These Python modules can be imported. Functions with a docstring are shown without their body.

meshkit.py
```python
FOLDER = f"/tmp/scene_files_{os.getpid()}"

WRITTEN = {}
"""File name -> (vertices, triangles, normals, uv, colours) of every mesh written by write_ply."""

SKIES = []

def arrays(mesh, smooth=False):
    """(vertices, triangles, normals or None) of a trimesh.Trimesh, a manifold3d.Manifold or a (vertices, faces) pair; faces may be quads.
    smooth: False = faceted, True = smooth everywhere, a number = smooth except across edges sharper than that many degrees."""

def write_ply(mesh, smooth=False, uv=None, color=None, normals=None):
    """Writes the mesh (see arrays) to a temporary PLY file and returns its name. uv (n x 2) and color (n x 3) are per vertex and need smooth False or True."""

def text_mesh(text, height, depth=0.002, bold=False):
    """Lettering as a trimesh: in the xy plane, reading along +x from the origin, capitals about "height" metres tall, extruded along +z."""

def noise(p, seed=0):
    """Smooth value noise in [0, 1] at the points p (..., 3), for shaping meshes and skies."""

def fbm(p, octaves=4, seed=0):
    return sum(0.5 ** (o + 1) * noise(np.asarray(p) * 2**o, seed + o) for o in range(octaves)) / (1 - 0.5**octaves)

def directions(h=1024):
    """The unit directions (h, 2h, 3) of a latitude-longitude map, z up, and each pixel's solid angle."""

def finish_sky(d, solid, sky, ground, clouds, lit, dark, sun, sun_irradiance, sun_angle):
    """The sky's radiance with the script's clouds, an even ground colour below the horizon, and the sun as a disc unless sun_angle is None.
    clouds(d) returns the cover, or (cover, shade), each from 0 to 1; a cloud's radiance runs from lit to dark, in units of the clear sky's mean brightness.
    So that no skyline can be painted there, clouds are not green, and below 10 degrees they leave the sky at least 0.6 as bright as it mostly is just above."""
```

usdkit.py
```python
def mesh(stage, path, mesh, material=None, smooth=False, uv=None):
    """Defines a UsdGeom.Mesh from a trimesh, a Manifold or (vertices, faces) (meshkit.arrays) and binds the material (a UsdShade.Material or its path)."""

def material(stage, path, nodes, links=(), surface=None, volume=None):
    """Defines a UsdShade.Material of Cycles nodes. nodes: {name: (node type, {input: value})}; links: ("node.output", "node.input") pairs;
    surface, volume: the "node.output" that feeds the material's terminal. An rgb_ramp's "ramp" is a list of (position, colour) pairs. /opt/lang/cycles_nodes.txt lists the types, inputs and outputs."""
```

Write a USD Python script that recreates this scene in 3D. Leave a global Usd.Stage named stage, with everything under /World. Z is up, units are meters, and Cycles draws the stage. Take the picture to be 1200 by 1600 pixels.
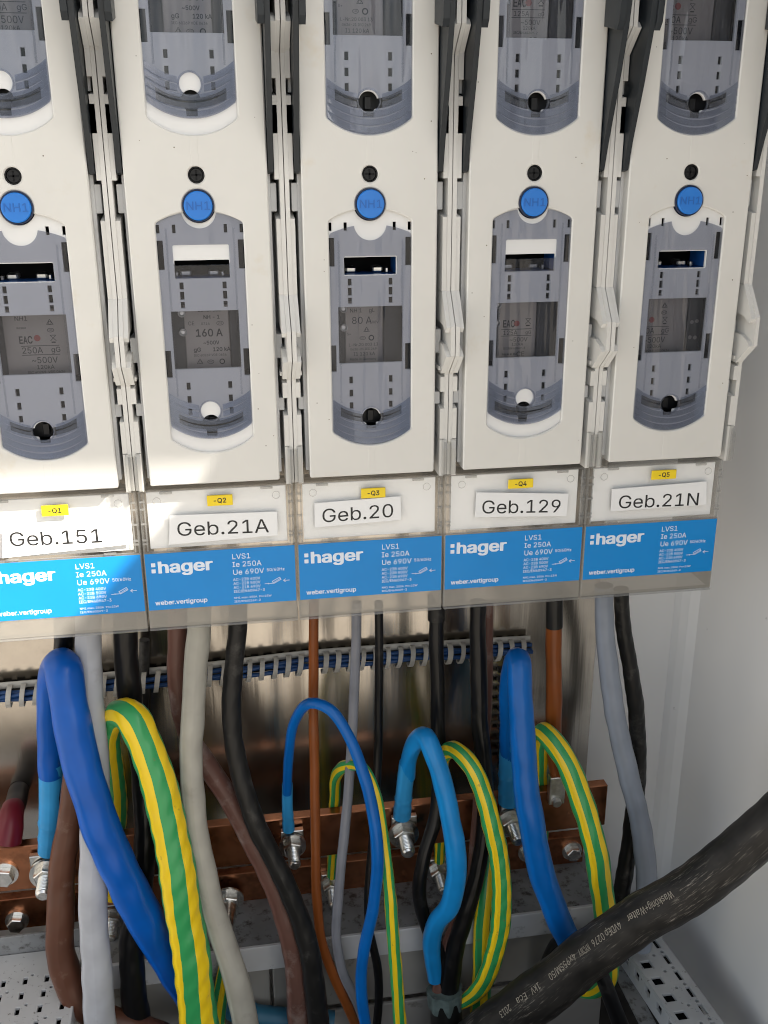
import math, numpy as np, trimesh, usdkit, meshkit
import mapbox_earcut as earcut
from pxr import Usd, UsdGeom, UsdLux, UsdShade, Gf, Sdf
from shapely.geometry import Polygon, box as sbox, Point, LineString
from shapely import affinity
from shapely.ops import unary_union

# ------------------------------------------------------------------ stage, camera, light
stage = Usd.Stage.CreateInMemory()
UsdGeom.SetStageUpAxis(stage, UsdGeom.Tokens.z)
UsdGeom.SetStageMetersPerUnit(stage, 1.0)
UsdGeom.Xform.Define(stage, '/World')
UsdGeom.Scope.Define(stage, '/World/Looks')
Z0 = 1200.0                                   # mm: height of the row of blue buttons above the ground
FPX = 1547.56577                              # focal length in pixels of a 1200 px wide picture
ANG = (.340352396, -.152668034, -.0584136181)
CAM = np.array([108.662957, -604.252499, 21.1658560])


def euler(rx, ry, rz):
    cx, sx, cy, sy, cz, sz = math.cos(rx), math.sin(rx), math.cos(ry), math.sin(ry), math.cos(rz), math.sin(rz)
    X = np.array([[1, 0, 0], [0, cx, -sx], [0, sx, cx]]); Y = np.array([[cy, 0, sy], [0, 1, 0], [-sy, 0, cy]])
    Z = np.array([[cz, -sz, 0], [sz, cz, 0], [0, 0, 1]])
    return Z @ Y @ X


ROT = euler(*ANG) @ np.array([[1, 0, 0], [0, 0, -1], [0, 1, 0.0]])
cam = UsdGeom.Camera.Define(stage, '/World/camera')
M4 = np.eye(4); M4[0, :3], M4[1, :3], M4[2, :3] = ROT[0], -ROT[1], -ROT[2]
M4[3, :3] = (CAM + [0, 0, Z0]) / 1000
cam.AddTransformOp().Set(Gf.Matrix4d(*M4.ravel().tolist()))
cam.CreateHorizontalApertureAttr(36.0); cam.CreateVerticalApertureAttr(48.0)
cam.CreateFocalLengthAttr(36.0 * FPX / 1200)
cam.CreateClippingRangeAttr(Gf.Vec2f(0.01, 500))
EXPOSURE = 1.38
cam.CreateExposureAttr(EXPOSURE)

SUN = np.array([.90, -.85, 1.0]); SUN = SUN / np.linalg.norm(SUN)
sun = UsdLux.DistantLight.Define(stage, '/World/sun')
zx = SUN; xx = np.cross([0, 0, 1.0], zx); xx /= np.linalg.norm(xx); yx = np.cross(zx, xx)
S4 = np.eye(4); S4[0, :3], S4[1, :3], S4[2, :3] = xx, yx, zx
sun.AddTransformOp().Set(Gf.Matrix4d(*S4.ravel().tolist()))
sun.CreateIntensityAttr(1.2); sun.CreateAngleAttr(0.8); sun.CreateNormalizeAttr(True)
sun.CreateColorAttr(Gf.Vec3f(1.0, 0.945, 0.86))
sky = UsdLux.DomeLight.Define(stage, '/World/sky')
usdkit.material(stage, '/World/Looks/sky_look', {
    's': ('sky_texture', {'sky_type': 'single_scattering', 'sun_disc': False, 'sun_elevation': math.asin(SUN[2]),
                          'sun_rotation': math.atan2(SUN[0], SUN[1]), 'aerosol_density': 2.0}),
    'tc': ('texture_coordinate', {}), 'n': ('noise_texture', {'scale': 2.2, 'detail': 6}), 'r': ('rgb_ramp', {'ramp': [(.36, (.25, .25, .25)), (.62, (.92, .92, .92))]}),
    'bw': ('rgb_to_bw', {}), 'w': ('mix', {'mix_type': 'multiply', 'fac': 1.0, 'color2': (1.12, 1.12, 1.08)}), 'c': ('mix', {}),
    'b': ('background_shader', {'strength': 0.105})},
    [('tc.generated', 'n.vector'), ('n.fac', 'r.fac'), ('r.color', 'c.fac'), ('s.color', 'bw.color'), ('bw.val', 'w.color1'), ('s.color', 'c.color1'), ('w.color', 'c.color2'), ('c.color', 'b.color')], surface='b.background')
UsdShade.MaterialBindingAPI.Apply(sky.GetPrim()).Bind(UsdShade.Material.Get(stage, '/World/Looks/sky_look'))
sky.GetPrim().SetCustomDataByKey('kind', 'structure')


def at(px, py, Y=0.0):
    """the point (mm) at depth Y on the line of sight of a pixel of the 1200 x 1600 photograph"""
    d = ROT.T @ np.array([(px - 600) / FPX, (py - 800) / FPX, 1.0])
    return CAM + (Y - CAM[1]) / d[1] * d


def mm_per_px(p):
    return ((np.asarray(p) - CAM) @ ROT[2]) / FPX


# ------------------------------------------------------------------ materials
LOOKS = {}


def mat(name, color, rough=.45, metallic=0.0, var=0.0, vscale=40, dirt=None, dscale=25, dlo=.62, dhi=.8, bump=0.0, bscale=300,
        bevel=0.0, spec=.5, extra=None, rough_var=0.0):
    if name in LOOKS:
        return LOOKS[name]
    nodes = {'g': ('geometry', {}), 'p': ('principled_bsdf', {'base_color': color, 'roughness': rough, 'metallic': metallic, 'specular_ior_level': spec, **(extra or {})})}
    links = []
    cur = None
    if var:
        nodes['n'] = ('noise_texture', {'scale': vscale, 'detail': 4})
        nodes['r'] = ('rgb_ramp', {'ramp': [(.3, [c * (1 - var) for c in color]), (.7, [min(1, c * (1 + var)) for c in color])]})
        links += [('g.position', 'n.vector'), ('n.fac', 'r.fac')]
        cur = 'r.color'
    if dirt:
        nodes['dn'] = ('noise_texture', {'scale': dscale, 'detail': 6, 'roughness': .65})
        nodes['dr'] = ('rgb_ramp', {'ramp': [(dlo, (0, 0, 0)), (dhi, (1, 1, 1))]})
        nodes['dm'] = ('mix', {'color1': color, 'color2': dirt})
        links += [('g.position', 'dn.vector'), ('dn.fac', 'dr.fac'), ('dr.color', 'dm.fac')]
        if cur:
            links.append((cur, 'dm.color1'))
        cur = 'dm.color'
    if cur:
        links.append((cur, 'p.base_color'))
    if rough_var:
        nodes['rn'] = ('noise_texture', {'scale': 60, 'detail': 4})
        nodes['rm'] = ('map_range', {'from_min': .3, 'from_max': .7, 'to_min': rough - rough_var, 'to_max': rough + rough_var})
        links += [('g.position', 'rn.vector'), ('rn.fac', 'rm.value'), ('rm.result', 'p.roughness')]
    if bevel:
        nodes['bv'] = ('bevel', {'radius': bevel / 1000, 'samples': 4})
        links.append(('bv.bevel', 'p.normal'))
    if bump:
        nodes['bn'] = ('noise_texture', {'scale': bscale, 'detail': 3})
        nodes['bp'] = ('bump', {'strength': bump, 'distance': .0006})
        links += [('g.position', 'bn.vector'), ('bn.fac', 'bp.height'), ('bp.normal', 'p.normal')]
        if bevel:
            links.remove(('bv.bevel', 'p.normal')); links.append(('bv.bevel', 'bp.normal'))
    LOOKS[name] = usdkit.material(stage, '/World/Looks/' + name, nodes, links, surface='p.BSDF')
    return LOOKS[name]


def clear(name, tint, rough=.05, haze=0.0, haze_color=(.6, .6, .6), ior=1.5, bump=0.0, bmap=(60, 60, 60)):
    nodes = {'g': ('geometry', {}), 't': ('transparent_bsdf', {'color': tint}), 'gl': ('glossy_bsdf', {'color': (1, 1, 1), 'roughness': rough}),
             'f': ('fresnel', {'IOR': ior}), 'm': ('mix_closure', {}), 'd': ('diffuse_bsdf', {'color': haze_color}), 'm2': ('mix_closure', {'fac': haze})}
    nodes['ff'] = ('math', {'math_type': 'subtract', 'value1': 1.0}); nodes['fm'] = ('math', {'math_type': 'multiply'})
    links = [('t.BSDF', 'm2.closure1'), ('d.BSDF', 'm2.closure2'), ('m2.closure', 'm.closure1'), ('gl.BSDF', 'm.closure2'),
             ('g.backfacing', 'ff.value2'), ('f.fac', 'fm.value1'), ('ff.value', 'fm.value2'), ('fm.value', 'm.fac')]
    if bump:
        nodes['bm'] = ('mapping', {'scale': bmap})
        nodes['bn'] = ('noise_texture', {'scale': 1.0, 'detail': 2})
        nodes['bp'] = ('bump', {'strength': bump, 'distance': .004})
        links += [('g.position', 'bm.vector'), ('bm.vector', 'bn.vector'), ('bn.fac', 'bp.height'), ('bp.normal', 'gl.normal')]
    LOOKS[name] = usdkit.material(stage, '/World/Looks/' + name, nodes, links, surface='m.closure')
    return LOOKS[name]


CREAM = mat('cream_plastic', (.635, .62, .58), .42, var=.025, vscale=18, dirt=(.56, .47, .32), dscale=22, dlo=.60, dhi=.90, bump=.06, bscale=900)
CREAM_RIM = mat('cream_rim_plastic', (.62, .605, .57), .45, var=.03, bevel=.18)
WHITE_IN = mat('white_insert_plastic', (.70, .695, .68), .35, bevel=.3)
GREY_BODY = mat('light_grey_plastic', (.54, .54, .535), .5, var=.04, bevel=.4)
BLACK = mat('black_plastic', (.004, .004, .0045), .42, spec=.35)
CAVITY = mat('dark_cavity_and_shade', (.008, .008, .009), .7, spec=.2)  # switch interiors, and the blocks that paint shade below punched holes
ANTHRA = mat('anthracite_plastic', (.013, .017, .021), .40, spec=.38, var=.12, vscale=60, bump=.12, bscale=1500, bevel=.5)
BLUE_BTN = mat('blue_button_plastic', (.012, .17, .58), .4, var=.04)
BLUE_IN = mat('blue_inner_plastic', (.006, .06, .23), .4)
NAVY = mat('navy_ring_plastic', (.006, .014, .05), .35)
EMBOSS = mat('blue_embossed_plastic', (.008, .115, .42), .45)
SMOKE = clear('smoky_clear_plastic', (.745, .757, .795), .03, haze=.006, haze_color=(.40, .43, .52), ior=1.42, bump=1.0, bmap=(75, 75, 9))
SMOKE_EDGE = clear('smoky_edge_plastic', (.95, .955, .965), .05, haze=.0, ior=1.4)
SMOKE_RIB = clear('smoky_rib_plastic', (.86, .875, .91), .08, haze=.03, haze_color=(.35, .37, .44))
CLEAR = clear('clear_cover_plastic', (.996, .996, .994), .05, haze=.0, haze_color=(.6, .6, .58))
CLEAR_EDGE = clear('clear_edge_plastic', (.80, .80, .79), .12, haze=.16, haze_color=(.55, .54, .52))
FROST = clear('frosted_cover_plastic', (.86, .85, .83), .18, haze=.40, haze_color=(.34, .32, .285))
PANEL = mat('white_label_panel', (.80, .795, .78), .4, var=.015)
PAPER = mat('white_sticker', (.78, .78, .775), .38)
YELLOW = mat('yellow_tag', (.85, .62, .01), .4)
BAND = mat('blue_band_print', (.003, .215, .575), .33, spec=.35, var=.03, vscale=30)
INK = mat('black_ink', (.012, .012, .012), .5)
INK_GREY = mat('grey_ink', (.05, .05, .052), .55)
WHITE_INK = mat('white_ink', (.66, .72, .80), .45)
RED = mat('red_dot_print', (.32, .07, .06), .5)
FUSE_LBL = mat('fuse_metal_label', (.34, .305, .27), .36, metallic=.3, var=.08)
FUSE_BODY = mat('fuse_ceramic', (.07, .066, .062), .5, var=.08)
STEEL = mat('galvanised_steel', (.62, .62, .60), .28, metallic=1.0, var=.10, vscale=90, rough_var=.08)
ZINC = mat('zinc_bolt', (.70, .69, .66), .27, metallic=1.0, var=.1, vscale=150, rough_var=.08)
COPPER = mat('copper', (.47, .195, .10), .29, metallic=1.0, var=.15, vscale=30, dirt=(.13, .06, .035), dscale=30, dlo=.45, dhi=.75, rough_var=.08)
PLATE = usdkit.material(stage, '/World/Looks/galvanised_back_plate', {
    'g': ('geometry', {}), 'n': ('noise_texture', {'scale': 16, 'detail': 6, 'roughness': .65}), 'r': ('rgb_ramp', {'ramp': [(.32, (.54, .50, .44)), (.60, (.45, .415, .37)), (.85, (.15, .13, .11))]}),
    'm': ('mapping', {'scale': (85, 85, 5)}), 'n2': ('noise_texture', {'scale': 1.0, 'detail': 3}), 'bp': ('bump', {'strength': .06, 'distance': .004}),
    'p': ('principled_bsdf', {'metallic': 1.0, 'roughness': .19})},
    [('g.position', 'n.vector'), ('n.fac', 'r.fac'), ('r.color', 'p.base_color'), ('g.position', 'm.vector'), ('m.vector', 'n2.vector'), ('n2.fac', 'bp.height'), ('bp.normal', 'p.normal')], surface='p.BSDF')
DOOR = mat('unseen_grey_paint', (.42, .42, .42), .5)  # on unseen door and left wall, kept dark to cut bounced light
LIP = mat('pale_lip_paint', (.50, .50, .505), .5, var=.06, dirt=(.12, .11, .10), dscale=60, dlo=.6, dhi=.75)
PAINT = mat('grey_white_paint', (.80, .79, .775), .42, var=.03, vscale=6, dirt=(.22, .21, .20), dscale=55, dlo=.70, dhi=.80, bump=.05, bscale=400)
PAINT_D = mat('dusty_grey_paint', (.19, .195, .20), .6, var=.2, vscale=40, dirt=(.05, .045, .04), dscale=110, dlo=.52, dhi=.66)  # dusty, and darkened further for the deep shade low in the cabinet
BOARD = mat('dusty_beige_board', (.30, .285, .26), .6, var=.08, vscale=20, dirt=(.07, .06, .05), dscale=30, dlo=.60, dhi=.72)  # dusty, its base also darkened to put in shade below the bars
RAIL = mat('speckled_rail_paint', (.40, .41, .42), .45, var=.04, dirt=(.10, .095, .09), dscale=260, dlo=.62, dhi=.70)
CLIP = mat('white_nylon', (.43, .41, .37), .5, var=.04)
SAND = mat('sandy_paving', (.38, .345, .30), .9, var=.18, vscale=3, dirt=(.25, .225, .20), dscale=11)


def cable_mat(name, color, rough=.36, scuff=(.35, .33, .30), amount=(.66, .8), bump=.10, bscale=160):
    return mat(name, color, rough, var=.10, vscale=40, dirt=tuple(.55 * a_ + .45 * b_ for a_, b_ in zip(scuff, color)), dscale=38, dlo=amount[0], dhi=amount[1], bump=bump, bscale=bscale, spec=.30)


C_BLUE = cable_mat('royal_blue_sheath', (.002, .078, .36), .30, (.08, .16, .4), (.7, .9))
C_BLUE2 = cable_mat('mid_blue_sheath', (.002, .098, .36), .26, (.10, .2, .45), (.7, .9))
C_LBLUE = cable_mat('sky_blue_sheath', (.008, .20, .50), .27, (.2, .35, .55), (.7, .9))
C_SLEEVE = cable_mat('light_blue_shrink_sleeve', (.03, .25, .52), .38, (.2, .35, .5), (.7, .9))
C_WHITE = cable_mat('pale_grey_sheath', (.36, .37, .40), .42, (.2, .19, .18), (.60, .80))
C_BEIGE = cable_mat('beige_grey_sheath', (.34, .325, .28), .42, (.18, .16, .13), (.57, .78))
C_GREY = cable_mat('blue_grey_sheath', (.22, .245, .29), .38, (.4, .4, .4), (.7, .85))
C_DGREY = cable_mat('mid_grey_sheath', (.20, .205, .23), .38, (.35, .35, .35), (.7, .85))
C_BROWN = cable_mat('brown_sheath', (.085, .034, .02), .36, (.26, .2, .17), (.58, .80))
C_BROWN2 = cable_mat('dusty_brown_sheath', (.115, .055, .042), .45, (.34, .29, .26), (.52, .72))
C_ORANGE = cable_mat('orange_brown_sheath', (.20, .055, .012), .34, (.2, .08, .04), (.6, .8))
C_BLACK = cable_mat('black_sheath', (.005, .005, .0055), .30, (.09, .085, .08), (.60, .88))
C_BLACK2 = cable_mat('dusty_black_sheath', (.010, .0098, .0095), .38, (.16, .15, .14), (.55, .80))
C_BLUE_SHADE = cable_mat('shaded_blue_sheath', (.03, .13, .21), .4, (.1, .2, .25), (.7, .9))  # royal blue turned to dull teal, shade put into the colour
C_RED = cable_mat('dark_red_sleeve', (.11, .006, .014), .35, (.2, .05, .05), (.7, .9))


def stripe_mat(name, yellow=(.80, .55, .012), green=(.03, .28, .085), n=4, phase=0.0):
    nodes = {'u': ('uvmap', {'attribute': 'st'}), 's': ('separate_xyz', {}), 'm': ('math', {'math_type': 'multiply_add', 'value2': float(n), 'value3': phase}),
             'f': ('math', {'math_type': 'fraction'}), 'c': ('math', {'math_type': 'greater_than', 'value2': .48}),
             'g': ('geometry', {}), 'dn': ('noise_texture', {'scale': 110, 'detail': 6, 'roughness': .6}), 'dr': ('rgb_ramp', {'ramp': [(.66, (0, 0, 0)), (.76, (1, 1, 1))]}),
             'x': ('mix', {'color1': yellow, 'color2': green}), 'd': ('mix', {'color2': (.16, .14, .05)}), 'p': ('principled_bsdf', {'roughness': .36}),
             'bn': ('noise_texture', {'scale': 170, 'detail': 2}), 'bp': ('bump', {'strength': .12, 'distance': .001})}
    links = [('u.UV', 's.vector'), ('s.x', 'm.value1'), ('m.value', 'f.value1'), ('f.value', 'c.value1'), ('c.value', 'x.fac'), ('g.position', 'dn.vector'),
             ('dn.fac', 'dr.fac'), ('dr.color', 'd.fac'), ('x.color', 'd.color1'), ('d.color', 'p.base_color'), ('g.position', 'bn.vector'), ('bn.fac', 'bp.height'), ('bp.normal', 'p.normal')]
    LOOKS[name] = usdkit.material(stage, '/World/Looks/' + name, nodes, links, surface='p.BSDF')
    return LOOKS[name]


C_PE = stripe_mat('green_yellow_sheath', n=4, phase=.34)
C_PE5 = stripe_mat('green_yellow_sheath_fine', n=5, phase=.1)
C_PE2 = stripe_mat('green_yellow_sheath_narrow', n=4, phase=.3)

# scuffed big cable: streaks of pale dust along its length (uv: u round, v along)
usdkit.material(stage, '/World/Looks/scuffed_black_sheath', {
    'u': ('uvmap', {'attribute': 'st'}), 'mp': ('mapping', {'scale': (85, 55, 1), 'rotation': (0, 0, .06)}), 'n': ('noise_texture', {'scale': 1.0, 'detail': 6, 'roughness': .7}),
    'mp2': ('mapping', {'scale': (5.5, 16, 1)}), 'n2': ('noise_texture', {'scale': 1.0, 'detail': 5, 'roughness': .6}),
    'mp3': ('mapping', {'scale': (9, 30, 1)}), 'n3': ('noise_texture', {'scale': 1.0, 'detail': 8, 'roughness': .65}),
    'r': ('rgb_ramp', {'ramp': [(.54, (0, 0, 0)), (.72, (1, 1, 1))]}), 'r2': ('rgb_ramp', {'ramp': [(.46, (0, 0, 0)), (.68, (1, 1, 1))]}),
    'r3': ('rgb_ramp', {'ramp': [(.38, (.006, .0058, .0056)), (.75, (.028, .0255, .0235))]}),
    'mm': ('math', {'math_type': 'multiply'}), 'x': ('mix', {'color2': (.52, .47, .41)}),
    'bp': ('bump', {'strength': .10, 'distance': .0006}), 'p': ('principled_bsdf', {'roughness': .5, 'specular_ior_level': .35})},
    [('u.UV', 'mp.vector'), ('mp.vector', 'n.vector'), ('u.UV', 'mp2.vector'), ('mp2.vector', 'n2.vector'), ('u.UV', 'mp3.vector'), ('mp3.vector', 'n3.vector'), ('n.fac', 'r.fac'), ('n2.fac', 'r2.fac'),
     ('n3.fac', 'r3.fac'), ('r3.color', 'x.color1'), ('r.color', 'mm.value1'), ('r2.color', 'mm.value2'),
     ('mm.value', 'x.fac'), ('x.color', 'p.base_color'), ('n3.fac', 'bp.height'), ('bp.normal', 'p.normal')], surface='p.BSDF')
C_SCUFF = UsdShade.Material.Get(stage, '/World/Looks/scuffed_black_sheath')

# ------------------------------------------------------------------ object helpers
USED = set()


def numbered(parent, name):
    k, path = 0, f'{parent}/{name}'
    while path in USED:
        k += 1
        path = f'{parent}/{name}_{k:03d}'
    USED.add(path)
    return path


def thing(name, label, cat, group=None, loc=(0, 0, 0), kind=None):
    """an Xform at the thing's base (mm); its parts are given in the scene's mm and stored relative to it"""
    path = numbered('/World', name)
    x = UsdGeom.Xform.Define(stage, path)
    loc = np.asarray(loc, float)
    x.AddTranslateOp().Set(Gf.Vec3d(*((loc + [0, 0, Z0]) / 1000).tolist()))
    p = x.GetPrim()
    p.SetCustomDataByKey('label', label); p.SetCustomDataByKey('category', cat)
    if group: p.SetCustomDataByKey('group', group)
    if kind: p.SetCustomDataByKey('kind', kind)
    return path, loc


def part(t, name, m, material, smooth=False, uv=None, label=None, parent=None, kind=None):
    path, loc = t
    path = numbered(parent or path, name)
    v, f = (np.asarray(m.vertices), np.asarray(m.faces)) if hasattr(m, 'vertices') else m
    v = (np.asarray(v, float) - loc) / 1000
    pr = usdkit.mesh(stage, path, trimesh.Trimesh(v, f, process=False), material, smooth=smooth, uv=uv).GetPrim()
    if label: pr.SetCustomDataByKey('label', label)
    if kind: pr.SetCustomDataByKey('kind', kind)
    return path


cat_ = trimesh.util.concatenate


def bx(x0, x1, y0, y1, z0, z1, b=0.0):
    """box with chamfered edges"""
    if b <= 0:
        m = trimesh.creation.box(extents=(x1 - x0, y1 - y0, z1 - z0)); m.apply_translation(((x0 + x1) / 2, (y0 + y1) / 2, (z0 + z1) / 2))
        return m
    P = []
    for x, sx in ((x0, 1), (x1, -1)):
        for y, sy in ((y0, 1), (y1, -1)):
            for z, sz in ((z0, 1), (z1, -1)):
                P += [(x, y + sy * b, z + sz * b), (x + sx * b, y, z + sz * b), (x + sx * b, y + sy * b, z)]
    return trimesh.convex.convex_hull(np.array(P))


def rings_of(poly):
    out = []
    for k, r in enumerate([poly.exterior, *poly.interiors]):
        c = np.array(r.coords)[:-1]
        keep = np.linalg.norm(c - np.roll(c, 1, 0), axis=1) > 1e-4
        c = c[keep]
        area = .5 * np.sum(c[:, 0] * np.roll(c[:, 1], -1) - np.roll(c[:, 0], -1) * c[:, 1])
        if (area > 0) != (k == 0):
            c = c[::-1]
        out.append(c)
    return out


def slab(poly, yf, yb, b=0.4):
    """a plate: outline poly in x,z; front at y = yf (towards the viewer) with a chamfer b, back at yb"""
    polys = list(getattr(poly, 'geoms', [poly]))
    V, F, base = [], [], 0
    for pg in polys:
        rs = rings_of(pg.simplify(0.01)); ins = []
        for c in rs:
            e = np.roll(c, -1, 0) - c; e /= np.linalg.norm(e, axis=1, keepdims=True)
            n = np.stack([-e[:, 1], e[:, 0]], 1); n0 = np.roll(n, 1, 0)
            m = n + n0; m /= np.maximum(np.sum(m * n, 1, keepdims=True), .35) if False else 1
            d = np.maximum(1 + np.sum(n * n0, 1, keepdims=True), .4)
            ins.append(c + b * m / d)
        flat, flat_in = np.vstack(rs), np.vstack(ins)
        N = len(flat); ends = np.cumsum([len(r) for r in rs]).astype(np.uint32)
        cap = earcut.triangulate_float64(flat_in, ends).reshape(-1, 3).astype(int)
        capb = earcut.triangulate_float64(flat, ends).reshape(-1, 3).astype(int)
        lay = [(flat_in, yf), (flat, yf + b), (flat, yb)]
        for a, y in lay:
            V.append(np.stack([a[:, 0], np.full(N, y), a[:, 1]], 1))
        o = base
        F.append(orient(cap, flat_in) + o)
        F.append(orient(capb, flat)[:, ::-1] + o + 2 * N)
        s = 0
        for r in rs:
            i = np.arange(len(r)) + s; j = np.roll(i, -1); s += len(r)
            for l in (0, 1):
                a, bb, c2, d2 = o + l * N + i, o + l * N + j, o + (l + 1) * N + j, o + (l + 1) * N + i
                F += [np.stack([a, d2, c2], 1), np.stack([a, c2, bb], 1)]
        base += 3 * N
    return trimesh.Trimesh(np.vstack(V), np.vstack(F), process=False)


def orient(tri, P):
    a = (P[tri[:, 1], 0] - P[tri[:, 0], 0]) * (P[tri[:, 2], 1] - P[tri[:, 0], 1]) - (P[tri[:, 1], 1] - P[tri[:, 0], 1]) * (P[tri[:, 2], 0] - P[tri[:, 0], 0])
    tri = tri.copy(); tri[a < 0] = tri[a < 0][:, ::-1]
    return tri


def prof(pts, x0, x1):
    """a plate with outline pts in (y, z), extruded from x0 to x1"""
    pg = Polygon(pts)
    if not pg.is_valid: pg = pg.buffer(0)
    m = trimesh.creation.extrude_polygon(pg, x1 - x0, engine='earcut')
    v = m.vertices; m.vertices = np.stack([v[:, 2] + x0, v[:, 0], v[:, 1]], 1)
    return m


def text(s, h, x, y, z, bold=False, depth=.12, squeeze=1.0, center=False, tilt=0.0, thin=False):
    """lettering lying on a front-facing plane at depth y, baseline starting at x, z; capitals h mm tall"""
    m = meshkit.text_mesh(s, h, depth, bold)
    v = m.vertices.copy(); v[:, 0] *= squeeze
    if center: v[:, 0] -= (v[:, 0].min() + v[:, 0].max()) / 2
    if tilt:
        c, sn = math.cos(tilt), math.sin(tilt); v[:, :2] = v[:, :2] @ np.array([[c, sn], [-sn, c]])
    m.vertices = np.stack([v[:, 0] + x, y - v[:, 2], v[:, 1] + z], 1)
    return m


def line(x0, z0, x1, z1, w, y, d=.12):
    pg = LineString([(x0, z0), (x1, z1)]).buffer(w / 2, cap_style=2)
    return slab(pg, y - d, y, 0.02)


def disc(x, z, r, yf, yb, n=28, b=.4):
    return slab(Point(x, z).buffer(r, quad_segs=n // 4), yf, yb, b)


def ring(x, z, r1, r0, yf, yb, b=.15):
    return slab(Point(x, z).buffer(r1, quad_segs=8).difference(Point(x, z).buffer(r0, quad_segs=8)), yf, yb, b)


def spline(P, step=4.0):
    P = np.asarray(P, float)
    Q = np.vstack([2 * P[0] - P[1], P, 2 * P[-1] - P[-2]]); out = []
    for i in range(1, len(Q) - 2):
        p0, p1, p2, p3 = Q[i - 1:i + 3]
        n = max(2, int(np.linalg.norm((p2 - p1)[:3]) / step))
        # centripetal parametrisation
        t0 = 0; t1 = t0 + max(np.linalg.norm((p1 - p0)[:3]), 1e-6) ** .5; t2 = t1 + max(np.linalg.norm((p2 - p1)[:3]), 1e-6) ** .5; t3 = t2 + max(np.linalg.norm((p3 - p2)[:3]), 1e-6) ** .5
        for t in np.linspace(t1, t2, n, endpoint=False):
            a1 = (t1 - t) / (t1 - t0) * p0 + (t - t0) / (t1 - t0) * p1; a2 = (t2 - t) / (t2 - t1) * p1 + (t - t1) / (t2 - t1) * p2
            a3 = (t3 - t) / (t3 - t2) * p2 + (t - t2) / (t3 - t2) * p3
            b1 = (t2 - t) / (t2 - t0) * a1 + (t - t0) / (t2 - t0) * a2; b2 = (t3 - t) / (t3 - t1) * a2 + (t - t1) / (t3 - t1) * a3
            out.append((t2 - t) / (t2 - t1) * b1 + (t - t1) / (t2 - t1) * b2)
    out.append(P[-1])
    return np.array(out)


def frames(C, up=(0, -1, 0)):
    T = np.gradient(C, axis=0); T /= np.linalg.norm(T, axis=1, keepdims=True)
    n = np.asarray(up, float); N = []
    for t in T:
        n = n - t * (n @ t); n /= np.linalg.norm(n); N.append(n.copy())
    N = np.array(N)
    return T, N, np.cross(T, N)


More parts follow.
